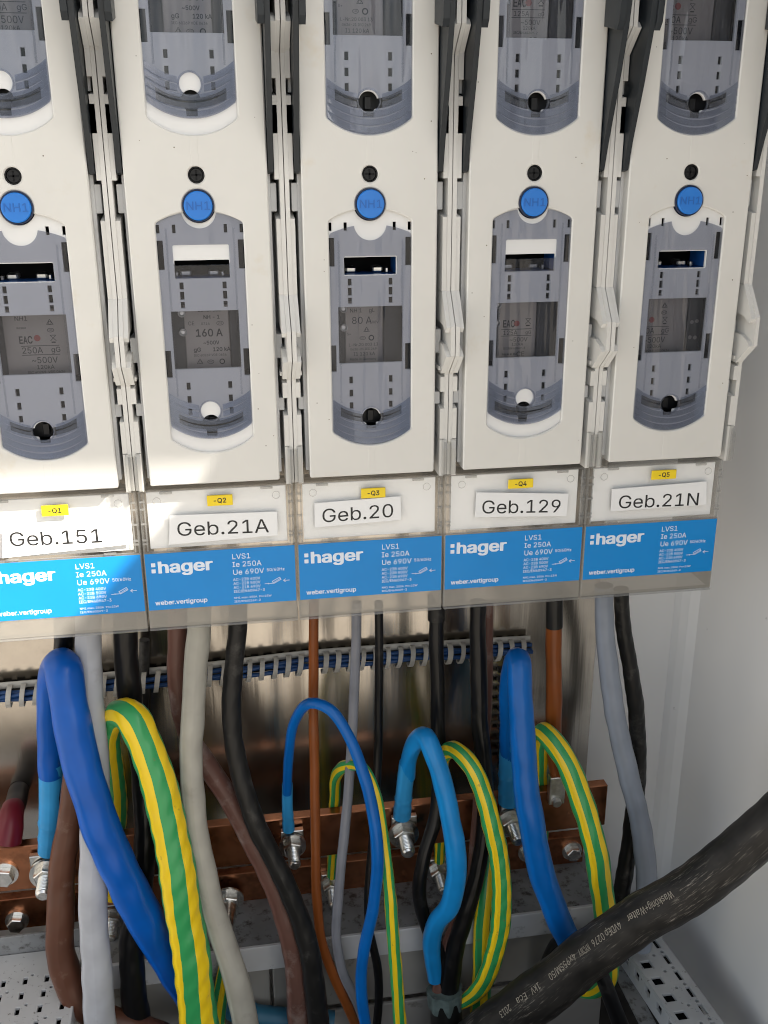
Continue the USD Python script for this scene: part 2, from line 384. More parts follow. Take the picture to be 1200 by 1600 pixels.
def tube(C, r, n=24, strand=0.0, pitch=70.0, lobes=4, twist=0.0, up=(0, -1, 0), flat=1.0):
    """a closed tube round the centre line C (k x 3); returns (mesh, uv). strand: how much the twisted cores show through the sheath"""
    C = np.asarray(C, float); k = len(C); r = np.broadcast_to(np.asarray(r, float), (k,))
    T, N, B = frames(C, up)
    s = np.r_[0, np.cumsum(np.linalg.norm(np.diff(C, axis=0), axis=1))]
    th = np.linspace(0, 2 * math.pi, n + 1)
    S, TH = np.meshgrid(s, th, indexing='ij')
    rr = r[:, None] * (1 + strand * np.cos(lobes * (TH - 2 * math.pi * S / pitch)))
    a = TH + twist * S
    V = C[:, None] + rr[..., None] * (np.cos(a)[..., None] * N[:, None] * flat + np.sin(a)[..., None] * B[:, None])
    i, j = np.meshgrid(np.arange(k - 1), np.arange(n), indexing='ij')
    q = (i * (n + 1) + j).ravel()
    F = np.vstack([np.stack([q, q + n + 1, q + n + 2], 1), np.stack([q, q + n + 2, q + 1], 1)])
    V = V.reshape(-1, 3); uv = np.stack([TH.ravel() / (2 * math.pi), S.ravel() / 1000], 1)
    for e, o in ((0, 0), (k - 1, 1)):
        c0 = len(V); rim = np.arange(n + 1) + e * (n + 1)
        V = np.vstack([V, C[e], V[rim]]); uv = np.vstack([uv, uv[rim[:1]], uv[rim]])
        a_ = np.arange(n) + c0 + 1
        F = np.vstack([F, np.stack([np.full(n, c0), a_, a_ + 1], 1)[:, ::(-1 if o else 1)][:, :] if o == 0 else np.stack([np.full(n, c0), a_, a_ + 1], 1)])
    m = trimesh.Trimesh(V, F, process=False)
    if m.volume < 0: m.faces = m.faces[:, ::-1]
    return m, uv


def lathe(pts, center, axis=(0, -1, 0), n=20):
    """solid of revolution: pts (radius, height along axis)"""
    m = trimesh.creation.revolve(np.array(pts, float), sections=n)
    a = np.asarray(axis, float) / np.linalg.norm(axis)
    m.apply_transform(trimesh.geometry.align_vectors([0, 0, 1], a)); m.apply_translation(center)
    return m


def hexprism(r, h0, h1, center, axis=(0, -1, 0), b=.6):
    rot = trimesh.transformations.rotation_matrix(.3, [0, 0, 1])
    P = []
    for k in range(6):
        c, s = math.cos(k * math.pi / 3), math.sin(k * math.pi / 3)
        P += [(r * c, r * s, h0), (r * c, r * s, h1 - b), ((r - b * 1.4) * c, (r - b * 1.4) * s, h1)]
    m = trimesh.convex.convex_hull(np.array(P)); m.apply_transform(rot)
    m.apply_transform(trimesh.geometry.align_vectors([0, 0, 1], np.asarray(axis, float) / np.linalg.norm(axis))); m.apply_translation(center)
    return m


def arc_band(cx, cz, r0, r1, x0, x1, n=20):
    """the part between radii r0 < r1 of a smile-shaped ring round (cx, cz), between x0 and x1"""
    xs = np.linspace(x0, x1, n)
    lo = [(x, cz - math.sqrt(r1 * r1 - (x - cx) ** 2)) for x in xs]; hi = [(x, cz - math.sqrt(r0 * r0 - (x - cx) ** 2)) for x in xs[::-1]]
    return Polygon(lo + hi)


# ------------------------------------------------------------------ ground and cabinet
g = thing('ground', 'sunlit sandy paving in front of the cabinet', 'ground', kind='structure', loc=(0, 0, -Z0))
part(g, 'paving', bx(-40000, 40000, -40000, 40000, -Z0 - 200, -Z0), SAND)

cab = thing('electrical_cabinet', 'pale grey sheet metal street cabinet that holds the whole row of fuse switches', 'cabinet', loc=(200, 160, -Z0))
BACK = 160.0
part(cab, 'back_plate', bx(-420, 427, BACK, BACK + 3, -556, 880, .5), PLATE, label='bare galvanised back plate behind the cables')
part(cab, 'back_wall', bx(-460, 520, 172, 176, -1100, 900), PAINT)


def wall_profile():
    # right-hand side wall with a folded corner strip, seen from above (x, y), the wall leans out a little towards its foot
    O = np.array([(505, 172), (507, 163), (511, 155), (517, 148), (517, -235), (489, -235), (489, -238), (521, -238), (521, 172)], float)
    m = trimesh.creation.extrude_polygon(Polygon(O), 1990, engine='earcut')
    v = m.vertices; v[:, 2] -= 1090; v[:, 0] += np.clip(-392 - v[:, 2], -300, 700) * .05 * 0
    m.vertices = v
    return m


part(cab, 'side_wall', wall_profile(), PAINT)
part(cab, 'side_wall', bx(-464, -460, -236, 176, -1100, 900), DOOR)
part(cab, 'roof', bx(-480, 560, -262, 190, 901, 919, 2), PAINT)
part(cab, 'floor', bx(-460, 520, -236, 172, -800, -796), mat('dark_floor', (.05, .045, .04), .8, var=.3))
part(cab, 'unseen_front_sill', bx(-460, 517, -238, -234, -1100, -640), mat('unseen_sill_dark', (.06, .055, .05), .7))  # out of view; darkens the back plate's reflection and the lower interior
part(cab, 'plinth', bx(-460, 520, -236, 176, -Z0 + 1, -1101), PAINT_D)
# open door hinged at right, out of view, placed to cut the sun patch
part(cab, 'unseen_door', bx(522, 526, -830, -239, -1050, 316, 1), DOOR)
# unseen board on a post at right, placed to shade the upper switches
nb = thing('unseen_shade_board', 'unseen grey board on a post to the right, shading the upper switches', 'sun_blocker', loc=(1000, -800, -Z0))
TB = 1500.0
BP = np.array([60.0, 0, -15]) + TB * SUN
part(nb, 'board', slab(sbox(BP[0] - 330, BP[2] - 137, BP[0] + 330, BP[2] + 150).buffer(-40).buffer(40), BP[1] - 8, BP[1], .5), GREY_BODY)
part(nb, 'post', bx(BP[0] + 200, BP[0] + 240, BP[1] + 1, BP[1] + 31, -Z0, BP[2] + 130), STEEL)
# ledge below the copper bars with its dusty top, pale front lip and the panels below it
part(cab, 'ledge', bx(-40, 424, 76, 158, -606, -602, .4), PAINT_D)
part(cab, 'ledge_lip', bx(-40, 424, 72, 75.5, -626, -601, .6), LIP, label='pale front lip of the dusty ledge')
for x0, x1 in ((-440, -60), (-57, 118), (121, 262), (265, 424)):
    part(cab, 'lower_panel', bx(x0, x1, 82, 86, -684, -627, .8), BOARD)
    part(cab, 'lower_panel', bx(x0, x1, 78, 82, -795, -687, .8), BOARD)

# ------------------------------------------------------------------ perforated rails
def holes_rail(t, name, outline, holes, frame, thick=2.5):
    pg = outline
    for h in holes: pg = pg.difference(h)
    m = slab(pg, 0, thick, .3)
    v = m.vertices; o, ex, ez, ey = frame
    m.vertices = o + v[:, :1] * ex + v[:, 2:] * ez + v[:, 1:2] * ey
    if m.volume < 0: m.faces = m.faces[:, ::-1]
    return part(t, name, m, RAIL)


rr_ = thing('perforated_rail', 'speckled light grey punched rail running along the foot of the right cabinet wall', 'rail', loc=(455, 0, -640))
A = np.array([440.0, 0, -640]); ex = np.array([1.0, 0, 0]); ez = np.array([-.10, 1.0, 0]); ez /= np.linalg.norm(ez)
hs = []
for k in range(-9, 8):
    u = k * 19.0
    hs += [sbox(4, u - 4.2, 13, u + 4.2), sbox(27, u - 8.5 + 6, 31, u + 2.5 + 6)]
    hs += [Point(20, u + 9).buffer(1.4), Point(29, u + 11.8).buffer(1.5)]
holes_rail(rr_, 'top_flange', sbox(0, -170, 38, 130), hs, (A, ex, ez, np.array([0, 0, -1.0])))
hs = [sbox(-14, k * 19 - 4, -7, k * 19 + 4) for k in range(-9, 8)]
holes_rail(rr_, 'side_flange', sbox(-24, -170, -3, 130), hs, (A + [0, 0, 0], np.array([0, 0, 1.0]), ez, np.array([1.0, 0, 0])))
part(rr_, 'painted_shade', bx(442, 476, -150, 120, -664, -652, .3), CAVITY)  # near-black block that paints shade into the punched holes
part(rr_, 'foot_flange', bx(424, 438, -150, 120, -666, -664, .3), PAINT_D)  # darker paint than the rest of the rail, so its holes look shaded

rl_ = thing('perforated_plate', 'speckled light grey punched plate in the lower left corner beside the brown cable', 'rail', loc=(-90, 60, -600))
A = np.array([-230.0, 0, -602]); ez = np.array([0, 1.0, 0.0])
hs = []
for k in range(0, 12):
    for q in range(-5, 5):
        hs.append(sbox(12 + k * 17.0 + q * .5, q * 15.5 + 3, 15.4 + k * 17.0 + q * .5, q * 15.5 + 10))
        if k % 2 == q % 2: hs.append(Point(20.5 + k * 17, q * 15.5 + 12).buffer(1.2))
holes_rail(rl_, 'plate', sbox(0, -90, 192, 100), hs, (A, ex, ez, np.array([0, 0, -1.0])))
part(rl_, 'painted_shade', bx(-229, -39, -88, 99, -622, -611), CAVITY)  # dark block under the plate, shade painted behind its slots
part(rl_, 'rear_lip', bx(-230, -38, 101, 103.5, -612, -585, .4), PAINT_D)
part(rl_, 'side_lip', bx(-38, -36, -90, 100, -616, -600, .3), RAIL)

# ------------------------------------------------------------------ fuse switches
WC = 37.65
W_BOT = Point(0, -147 + WC).buffer(WC, quad_segs=24)
W_TOP = Point(0, -2.5 - 48.1).buffer(48.1, quad_segs=24)
MID = sbox(-25, -109.4, 25, -50.6)


def window():
    lo = sbox(-25, -160, 25, -80).intersection(W_BOT); hi = sbox(-25, -80, 25, 0).intersection(W_TOP)
    w = unary_union([lo, hi, sbox(-25, -100, 25, -60)])
    return w.buffer(-2.6, quad_segs=5).buffer(2.6, quad_segs=5)


WIN = window()
up185 = lambda p: affinity.translate(p, 0, 185)


def inner_plate_poly():
    p = sbox(-27, -150, 27, -.2)
    cut = [sbox(-19.9, -94.6, 19.9, -60), sbox(-15.9, -41, 15.9, -30.6).buffer(-.6).buffer(.6)]
    for x in (-12.6, 12.5):
        for z, h in ((-45.2, 4.0), (-50.9, 4.6), (-56.3, 3.6), (-105.2, 4.4), (-113.5, 4.4), (-121.4, 4.2)):
            cut.append(sbox(x - 1.15, z - h / 2, x + 1.15, z + h / 2))
    for s in (-1, 1):
        for z0, z1 in ((-35.8, -19.2), (-99.6, -83.2)):
            cut.append(sbox(min(s * 21.6, s * 26.2), z0, max(s * 21.6, s * 26.2), z1))
        for x, w in ((14.8, 1.9), (24.0, 1.9)):
            cut.append(sbox(s * x - w / 2, -15.2, s * x + w / 2, -10.4))
    cut.append(arc_band(0, -90.4, 37.3, 42.6, -19.5, 19.5))
    cut.append(Point(-.3, -129).buffer(5.5)); cut.append(sbox(-2.8, -136.5, 2.4, -133).buffer(.6))
    cut.append(Point(0, 0).buffer(9.6))
    for c in cut: p = p.difference(c)
    return p


INNER = inner_plate_poly()


def cover_poly():
    lo = sbox(-24.7, -160, 24.7, -80).intersection(Point(0, -146.7 + WC).buffer(WC, quad_segs=24))
    top = Point(0, -11.6 - 62).buffer(62, quad_segs=40)
    hi = sbox(-24.7, -90, 24.7, 0).intersection(top)
    p = unary_union([lo, hi]).buffer(-2.2, quad_segs=4).buffer(2.2, quad_segs=4)
    p = p.difference(Point(0, -10.9).buffer(9.9, quad_segs=12))
    p = p.difference(sbox(-16.2, -41.3, 16.2, -30).buffer(-.9).buffer(.9))
    return p.difference(Point(-.3, -128.8).buffer(5.9, quad_segs=10))


COVER = cover_poly()
LID = unary_union([sbox(-40.3, -167, 40.3, 206)]).buffer(-1.2, quad_segs=4).buffer(1.2, quad_segs=4)
for w in (WIN, up185(WIN), Point(0, 0).buffer(9.2, quad_segs=10), Point(0, 185).buffer(9.2, quad_segs=10), Point(0, 16.7).buffer(4.7, quad_segs=8)):
    LID = LID.difference(w)
LIPS = up185(WIN).buffer(.9).difference(up185(WIN)), WIN.buffer(.9).difference(WIN)


def shift(m, dx=0, dy=0, dz=0):
    m = m.copy(); m.apply_translation((dx, dy, dz)); return m


def rib_mesh(cx, cz, r, x0, x1, yb, n=16):
    """one curved grip ridge: a wedge that slopes out towards its lower edge, then steps back"""
    xs = np.linspace(x0, x1, n); V, F = [], []
    for x in xs:
        z = lambda rad: cz - math.sqrt(rad * rad - (x - cx) ** 2)
        V += [(x, yb, z(r)), (x, yb - 1.25, z(r + 3.0)), (x, yb, z(r + 3.5))]
    for i in range(n - 1):
        a = 3 * i
        F += [(a, a + 1, a + 4), (a, a + 4, a + 3), (a + 1, a + 2, a + 5), (a + 1, a + 5, a + 4), (a + 2, a, a + 3), (a + 2, a + 3, a + 5)]
    F += [(0, 2, 1), (3 * n - 3, 3 * n - 2, 3 * n - 1)]
    m = trimesh.Trimesh(np.array(V), np.array(F), process=False)
    if m.volume < 0: m.faces = m.faces[:, ::-1]
    return m


NAMES = ['Geb.151', 'Geb.21A', 'Geb.20', 'Geb.129', 'Geb.21N']
UPS = [(0, 8.2), (8.2, 8.2), (0, 0), (8.2, 0), (0, 0)]      # how far each smoky window is slid up (lower, upper)

BLOCKS = [(-8, -52.5), (-105.5, -115), (-126, -146), (-146.5, -171)]          # z ranges of the wider blocks on a side frame, per phase


def rim_parts(s):
    """one side frame (s = +1 right, -1 left): thin wall with notches and blocks of a phase, repeated upwards"""
    X = lambda a, b: (min(s * a, s * b), max(s * a, s * b))
    out = []
    wall = [(60, -171), (60, 200)]
    front = [(3.2, 200)]
    for k in (1, 0):
        d = 185 * k
        front += [(2.3, -8 + d), (2.3, -52 + d), (-12.6, -71.5 + d), (-12.8, -89.5 + d), (2.0, -102 + d), (3.2, -104 + d)]
    front += [(3.4, -148), (5.5, -150), (5.5, -171)]
    wall_pts = [(60, -171), (60, 200)] + front
    out.append(prof(wall_pts, *X(47.2, 49.75)))
    for d in (0, 185):
        for z0, z1 in BLOCKS:
            if d and z1 == -171: continue
            out.append(prof([(3.0, z0 + d), (3.0, z1 + d), (22, z1 + d), (22, z0 + 3 + d)], *X(44.5, 47.4)))
        out.append(prof([(2.7, -52 + d), (-11.8, -72.5 + d), (-8.8, -75.5 + d), (-1, -72 + d), (22, -70 + d), (22, -52 + d)], *X(44.5, 47.4)))     # hood of the bulge
        out.append(prof([(-12.3, -90 + d), (2.4, -103 + d), (22, -103 + d), (22, -84 + d), (0, -84 + d), (-9, -87 + d)], *X(44.5, 47.4)))          # ledge below
        out.append(prof([(3.0, -98.6 + d), (3.0, -101 + d), (22, -101 + d), (22, -98.6 + d)], *X(43.2, 44.4)))
    out.append(prof([(2.4, 68), (2.4, 83), (22, 83), (22, 68)], *X(44.5, 47.4)))
    out.append(prof([(3.0, 14), (3.0, 54), (22, 54), (22, 14)], *X(44.5, 47.4)))
    return cat_(out)


RIMS = {s: rim_parts(s) for s in (-1, 1)}


def lever(s):
    X = lambda a, b: (min(s * a, s * b), max(s * a, s * b))
    a = prof([(6, 17), (1.5, 18), (-3, 34), (-14, 66), (-22, 94), (-25, 112), (-30, 150), (-30, 205), (20, 205), (20, 60), (8, 17)], *X(40.9, 44.0))
    b = prof([(-21, 92.5), (-24, 96.5), (-26, 112), (-31, 150), (-31, 205), (-1, 205), (-1, 96.5)], *X(37.2, 40.8))
    return cat_([a, b])


LEVERS = {s: lever(s) for s in (-1, 1)}

LID_M = slab(LID, 0, 4.0, .7)
INNER_M = slab(INNER, 2.4, 4.4, .2)
COVER_M = slab(COVER, .55, 2.0, .3)
nh = text('NH1', 4.6, 0, -2.25, -2.2, center=True, depth=.25, squeeze=1.05)

for i in range(5):
    ox = 100.0 * i
    where = ['both panes seen at the left edge, above Geb.151', 'both panes slid up, above Geb.21A', 'middle of the row, above Geb.20',
             'only its lower pane slid up, above Geb.129', 'next to the side wall, above Geb.21N'][i]
    t = thing('fuse_switch', 'cream fuse switch with smoky windows, ' + where, 'fuse switch', 'fuse switches side by side in the cabinet', (ox, 60, -171))
    # housing behind the lid
    body = cat_([bx(-46, 46, 46, 158, -166, 206), bx(-42.2, -29, 8, 46, -164, 206, .3), bx(29, 42.2, 8, 46, -164, 206, .3), bx(-29, 29, 9, 46, -164, -152, .3),
                 bx(-29, 29, 9, 46, 14, 36, .3)])
    part(t, 'housing', shift(body, ox), GREY_BODY)
    for s in (-1, 1):
        for d in (0, 185):
            for z0, z1 in ((-4, 12), (-91, -76), (-124, -116)):
                part(t, 'latch_tab', shift(bx(min(s * 40.4, s * 45.6), max(s * 40.4, s * 45.6), 9, 30, z0 + d, z1 + d, .3), ox), GREY_BODY)
    lid = part(t, 'lid', shift(LID_M, ox), CREAM)
    part(t, 'mould_strip', shift(cat_([slab(sbox(-2.6, -166, 1.6, -149), -.10, -.002, .08), slab(sbox(-2.2, 21.6, 1.8, 37.5), -.10, -.002, .08)]), ox), CREAM, parent=lid, kind='stuff')
    rg = np.random.default_rng(40 + i)
    sp = []
    while len(sp) < 9:
        x, z = rg.uniform(-38, 38), rg.uniform(-160, 110)
        if abs(x) < 27 and not 22 < z < 36: continue
        sp.append(disc(ox + x, z, rg.uniform(.18, .42), -.06, -.005, 8, .01))
    part(t, 'specks', cat_(sp), mat('brown_speck', (.12, .09, .06), .7), kind='stuff', parent=lid)
    skirt = cat_([bx(-40.2, -37.5, 4.01, 13, -166.6, 206, .2), bx(37.5, 40.2, 4.01, 13, -166.6, 206, .2), bx(-37.4, 37.4, 4.01, 13, -166.6, -163.5, .2)])
    part(t, 'lid_skirt', shift(skirt, ox), CREAM_RIM)
    for s in (-1, 1):
        part(t, 'side_frame', shift(RIMS[s], ox), CREAM_RIM)
        part(t, 'pivot_arm', shift(LEVERS[s], ox), ANTHRA)
    # screw and button
    part(t, 'screw', shift(cat_([ring(0, 16.7, 4.6, 3.9, 1.0, 4, .2), disc(0, 16.7, 3.8, 2.4, 4, b=.3)]), ox), BLACK, smooth=40)
    part(t, 'screw_slot', shift(cat_([bx(-2.9, 2.9, 2.1, 2.3, 16.2, 17.2), bx(-.5, .5, 2.1, 2.3, 13.9, 19.4)]), ox), CAVITY)
    b = part(t, 'button', shift(disc(0, 0, 8.15, -1.9, 3, b=.6), ox), BLUE_BTN, smooth=40)
    part(t, 'lettering', shift(nh, ox, .32), EMBOSS, parent=b)
    part(t, 'button_ring', shift(ring(0, 0, 9.15, 8.3, -.5, 3, .2), ox), NAVY)
    for lev, up in ((0, UPS[i][0]), (185, UPS[i][1])):
        part(t, 'window_insert', shift(INNER_M, ox, 0, lev), WHITE_IN)
        c = part(t, 'sliding_window', shift(COVER_M, ox, 0, up + lev), SMOKE)
        for k in range(5):
            r = 37.65 - 4.3 * (4 - k) * 1.0 - 3.9
            cz = -146.7 + WC
            r = WC - 3.9 - (4 - k) * 4.3
            zc = cz - r                       # the rib's upper edge in the middle
            segs = [(-24.3, 24.3)] if zc - 3.4 < -136 else [(-24.3, -7.2), (7.2, 24.3)]
            R = r + 0.0
            # larger radius for the upper ribs so that all of them stay parallel to the lower edge
            for x0, x1 in segs:
                part(t, 'grip_rib', shift(rib_mesh(0, zc + WC, WC, x0, x1, .5), ox, 0, up + lev), SMOKE_RIB, parent=c)
        for sx in (-1, 1):
            part(t, 'side_ridge', shift(slab(sbox(min(sx * 18.7, sx * 19.9), -119, max(sx * 18.7, sx * 19.9), -20.5), -.05, .53, .5), ox, 0, up + lev), SMOKE_EDGE, parent=c)
        part(t, 'hole_rim', shift(ring(-.3, -128.8, 7.0, 6.0, -.5, .5, .3), ox, 0, up + lev), SMOKE_RIB, smooth=40, parent=c)
        # what shows inside: dark cavity, blue shelf, contact jaws, black cross bar behind the keyhole
        cavw = cat_([bx(-28, 28, 44, 45.5, -151 + lev, -1 + lev), bx(-28.9, -28, 5, 45, -151 + lev, -1 + lev), bx(28, 28.9, 5, 45, -151 + lev, -1 + lev),
                     bx(-28, 28, 5, 45, -151.6 + lev, -151 + lev), bx(-28, 28, 5, 45, -1 + lev, -.4 + lev)])
        part(t, 'cavity', shift(cavw, ox), CAVITY)
        part(t, 'inner_frame', shift(cat_([bx(-17.5, 17.5, 5, 26, -43.5 + lev, -41.2 + lev, .3), bx(16.4, 19, 5, 26, -41 + lev, -28 + lev, .3)]), ox), BLUE_IN)
        for x in (-10, 6.5):
            j = cat_([bx(x - 3.2, x + 3.2, 16, 26, -41 + lev, -37.3 + lev, .9), bx(x - 6.2 if x < 0 else x + 4.4, x - 4.4 if x < 0 else x + 6.2, 13, 18, -41 + lev, -38 + lev, .4)])
            part(t, 'contact_jaw', shift(j, ox), STEEL)
        part(t, 'handle_bar', shift(cat_([bx(-22, 22, 12, 16, -135.5 + lev, -122 + lev, .4), bx(-1.8, 2.2, 8, 12, -133 + lev, -126 + lev, .3)]), ox), BLACK)

# ------------------------------------------------------------------ fuse links behind the windows
def glyph_bin(x, z, s, y):
    return cat_([line(x - s, z + s, x + s, z - s, .3, y), line(x + s, z + s, x - s, z - s, .3, y), line(x - .8 * s, z + s, x + .8 * s, z + s, .3, y), line(x - .7 * s, z - s * 1.5, x + .7 * s, z - s * 1.5, .7, y)])


def glyph_tri(x, z, s, y):
    return cat_([line(x - s, z - .6 * s, x + s, z - .6 * s, .3, y), line(x - s, z - .6 * s, x, z + s, .3, y), line(x + s, z - .6 * s, x, z + s, .3, y), ring(x, z - .1 * s, .5 * s, .36 * s, y - .1, y, .01)])


def glyph_oval(x, z, s, y):
    p = affinity.scale(Point(x, z).buffer(s, quad_segs=6), 1.2, .75)
    return cat_([slab(p.difference(p.buffer(-.28)), y - .1, y, .01), text('VDE', s * .55, x, y, z - s * .25, center=True, depth=.1)])


def eac(x, z, h, y):
    return cat_([text('E', h, x, y, z, True, .1, .75), text('A', h, x + h * .62, y, z, True, .1, .6), text('C', h, x + h * 1.2, y, z, True, .1, .7)])


LY = 14.0


def print_250(x0, top, amp='250A'):
    y = LY - .05
    return [text('NH1', 2.6, x0 + 4, y, top - 5.5, depth=.1), text('WEBER', 1.2, x0 + 4.5, y, top - 10.4, depth=.1), eac(x0 + 5, top - 19, 4.2, y), glyph_tri(x0 + 24, top - 7, 1.9, y), glyph_oval(x0 + 24, top - 11.5, 1.7, y),
            glyph_bin(x0 + 25, top - 16.2, 1.7, y), line(x0 + 6, top - 20.6, x0 + 28, top - 20.6, .35, y), line(x0 + 6, top - 26, x0 + 28, top - 26, .35, y), text(amp, 3.6, x0 + 6, y, top - 25, depth=.1, squeeze=.95),
            text('gG', 3.0, x0 + 23, y, top - 24.6, depth=.1), text('~500V', 3.6, x0 + 11, y, top - 31, depth=.1, squeeze=.95), text('120kA', 2.4, x0 + 13.5, y, top - 34.6, depth=.1),
            text('IEC 60269  VDE 0636', 1.5, x0 + 8, y, top - 37.2, depth=.1)], (x0 + 15.8, top - 16)


def print_160(x0, top):
    y = LY - .05
    return [text('EUROFUSE', 1.9, x0 + 8.5, y, top - 3, True, .1), text('NH - 1', 2.2, x0 + 11.5, y, top - 7.4, True, .1), text('CE', 2.2, x0 + 2.2, y, top - 11, depth=.1), text('0714', 1.5, x0 + 10, y, top - 11, depth=.1), glyph_oval(x0 + 21.5, top - 10.2, 1.8, y),
            text('160 A', 4.4, x0 + 6, y, top - 18, True, .1, .95), text('~500V', 2.2, x0 + 10.5, y, top - 23, True, .1), text('gG', 2.4, x0 + 4.5, y, top - 27.2, True, .1), text('120 kA', 2.3, x0 + 16, y, top - 27.2, True, .1),
            text('IEC 60269 VDE 0636', 1.4, x0 + 4.5, y, top - 30.2, depth=.1), glyph_tri(x0 + 8, top - 33.5, 1.8, y), glyph_oval(x0 + 14.5, top - 33.7, 1.7, y), ring(x0 + 21.5, top - 33.7, 1.7, 1.1, y - .1, y, .01)], None


def print_80(x0, top):
    y = LY - .05
    return [text('NH 1', 2.4, x0 + 3, y, top - 6, depth=.1), text('gL', 2.4, x0 + 15, y, top - 6, depth=.1), text('80 A', 4.2, x0 + 4, y, top - 13, depth=.1), text('~500V', 1.6, x0 + 14, y, top - 13, depth=.1), text('S+', 1.5, x0 + 1, y, top - 20, depth=.1), glyph_tri(x0 + 13.5, top - 17, 1.8, y),
            glyph_oval(x0 + 11, top - 22, 1.6, y), ring(x0 + 16.5, top - 22, 1.8, 1.1, y - .1, y, .01), text('L-Nr.20 003 13', 1.8, x0 + 2, y, top - 27, depth=.1), text('0636-21 IEC 269', 1.4, x0 + 3, y, top - 29.6, depth=.1),
            text('I1 120 kA', 2.1, x0 + 5, y, top - 33, depth=.1), text('Made in Germany', 1.5, x0 + 2.5, y, top - 36, depth=.1)], None


def print_125(x0, top, amp='125A'):
    y = LY - .05
    return [eac(x0 + 3, top - 18, 4.4, y), glyph_bin(x0 + 20, top - 14.6, 1.8, y), line(x0 + 2.5, top - 19.4, x0 + 22.5, top - 19.4, .35, y), line(x0 + 2.5, top - 23.6, x0 + 22.5, top - 23.6, .35, y), text(amp, 2.7, x0 + 3.5, y, top - 22.9, depth=.1),
            text('gG', 2.1, x0 + 18.5, y, top - 22.7, depth=.1), text('~500V', 2.7, x0 + 8, y, top - 27.4, depth=.1), text('120kA', 1.8, x0 + 9.5, y, top - 30, depth=.1), text('IEC/EN 60269-2', 1.3, x0 + 4, y, top - 32.3, depth=.1), text('CE', 3.0, x0 + 13, y, top - 37, depth=.1),
            text('Made in EU', 1.3, x0 + 3.5, y, top - 36, depth=.1)], (x0 + 12.5, top - 15.8)


# (switch, level, left edge, width of the label, print, words)
FUSES = [(0, 0, -18.5, 40, print_250, '250A', '250 A'), (0, 185, -16, 36, print_250, '250A', ''), (1, 0, -13, 27, print_160, None, '160 A'), (1, 185, -13, 27, print_160, None, '160 A'), (2, 0, -14.5, 24, print_80, None, '80 A'),
         (2, 185, -16.5, 27, print_80, None, ''), (3, 0, -16, 25.5, print_125, '125A', '125 A'), (3, 185, -16.5, 25, print_125, '125A', '125 A'), (4, 0, -27.6, 40.3, print_250, '160A', ''), (4, 185, -27.6, 38.7, print_250, '160A', '')]
WHICH = ['leftmost', 'second', 'middle', 'second from right', 'rightmost']
for i, lev, x0, w, pf, amp, words in FUSES:
    ox = 100.0 * i
    pos = 'upper' if lev else 'lower'
    t = thing('fuse_link', f'{words + " " if words else ""}fuse with grey printed plate, {pos} window of the {WHICH[i]} switch', 'fuse', 'fuses behind the smoky windows', (ox, 30, -100 + lev))
    top = -59.0
    M_ = lambda m: shift(m, ox, 0, lev)
    part(t, 'fuse_body', M_(bx(-24, 24, 16, 40, top - 40, top + 1.5, 1)), FUSE_BODY)
    part(t, 'fuse_plate', M_(bx(x0, x0 + w, LY, 16, top - 39, top + 1, .4)), FUSE_LBL)
    if x0 + w < 22:
        part(t, 'end_block', M_(bx(x0 + w + .4, 22.5, 12.5, 16, top - 39, top + 1, .6)), mat('dark_fuse_plastic', (.045, .043, .042), .45))
    if pf in (print_80, print_125, print_160) or i == 4:
        for z in (top - 3.5, top - 15):
            part(t, 'rivet', M_(cat_([ring(x0 - 1 + (10.5 if i == 4 else 0), z, 2.4, 1.6, 11.5, 16, .3), disc(x0 - 1 + (10.5 if i == 4 else 0), z, 1.5, 13, 16)])), ZINC, smooth=40)
    if i == 4 and lev == 0:
        for q, (x, z) in enumerate(((15, -18), (18.5, -17.5), (14.5, -28), (18.2, -28.3))):
            part(t, 'vent_dot', M_(disc(x + .8, top + z, 1.25, 12.2, 12.6, b=.1)), FUSE_LBL)
    if pf is print_250 and i == 4:
        letters, dot = pf(x0, top, amp)
    elif amp:
        letters, dot = pf(x0 if pf is not print_250 else x0 + 3, top, amp)
    else:
        letters, dot = pf(x0, top)
    keep = [m for m in letters if m.vertices[:, 0].min() > x0 - 4]
    part(t, 'lettering', M_(cat_(keep)), INK_GREY if pf is print_80 else INK, kind='stuff')
    if dot:
        part(t, 'red_dot', M_(disc(dot[0], dot[1], 1.9, LY - .12, LY, b=.02)), RED)

# ------------------------------------------------------------------ terminal covers
YC = 11.0


def logo(x, z, y):
    """colon squares and heavy rounded word"""
    sq = [slab(sbox(x, z + a, x + 2.7, z + a + 2.7).buffer(-.3).buffer(.3), y - .12, y, .02) for a in (.1, 4.4)]
    return cat_(sq + [heavy('hager', 7.9, x + 4.6, y, z, 34.8)])


def heavy(s, h, x, y, z, width):
    m = meshkit.text_mesh(s, h, .12, True)
    v = m.vertices.copy(); v[:, 0] = (v[:, 0] - v[:, 0].min()) / np.ptp(v[:, 0]) * width
    m2 = []
    for dx in (0, .28, -.28):
        q = m.copy(); q.vertices = np.stack([v[:, 0] + x + dx, y - v[:, 2] * (1 + .15 * (dx != 0) + .1 * (dx > 0)), v[:, 1] + z], 1); m2.append(q)
    return cat_(m2)


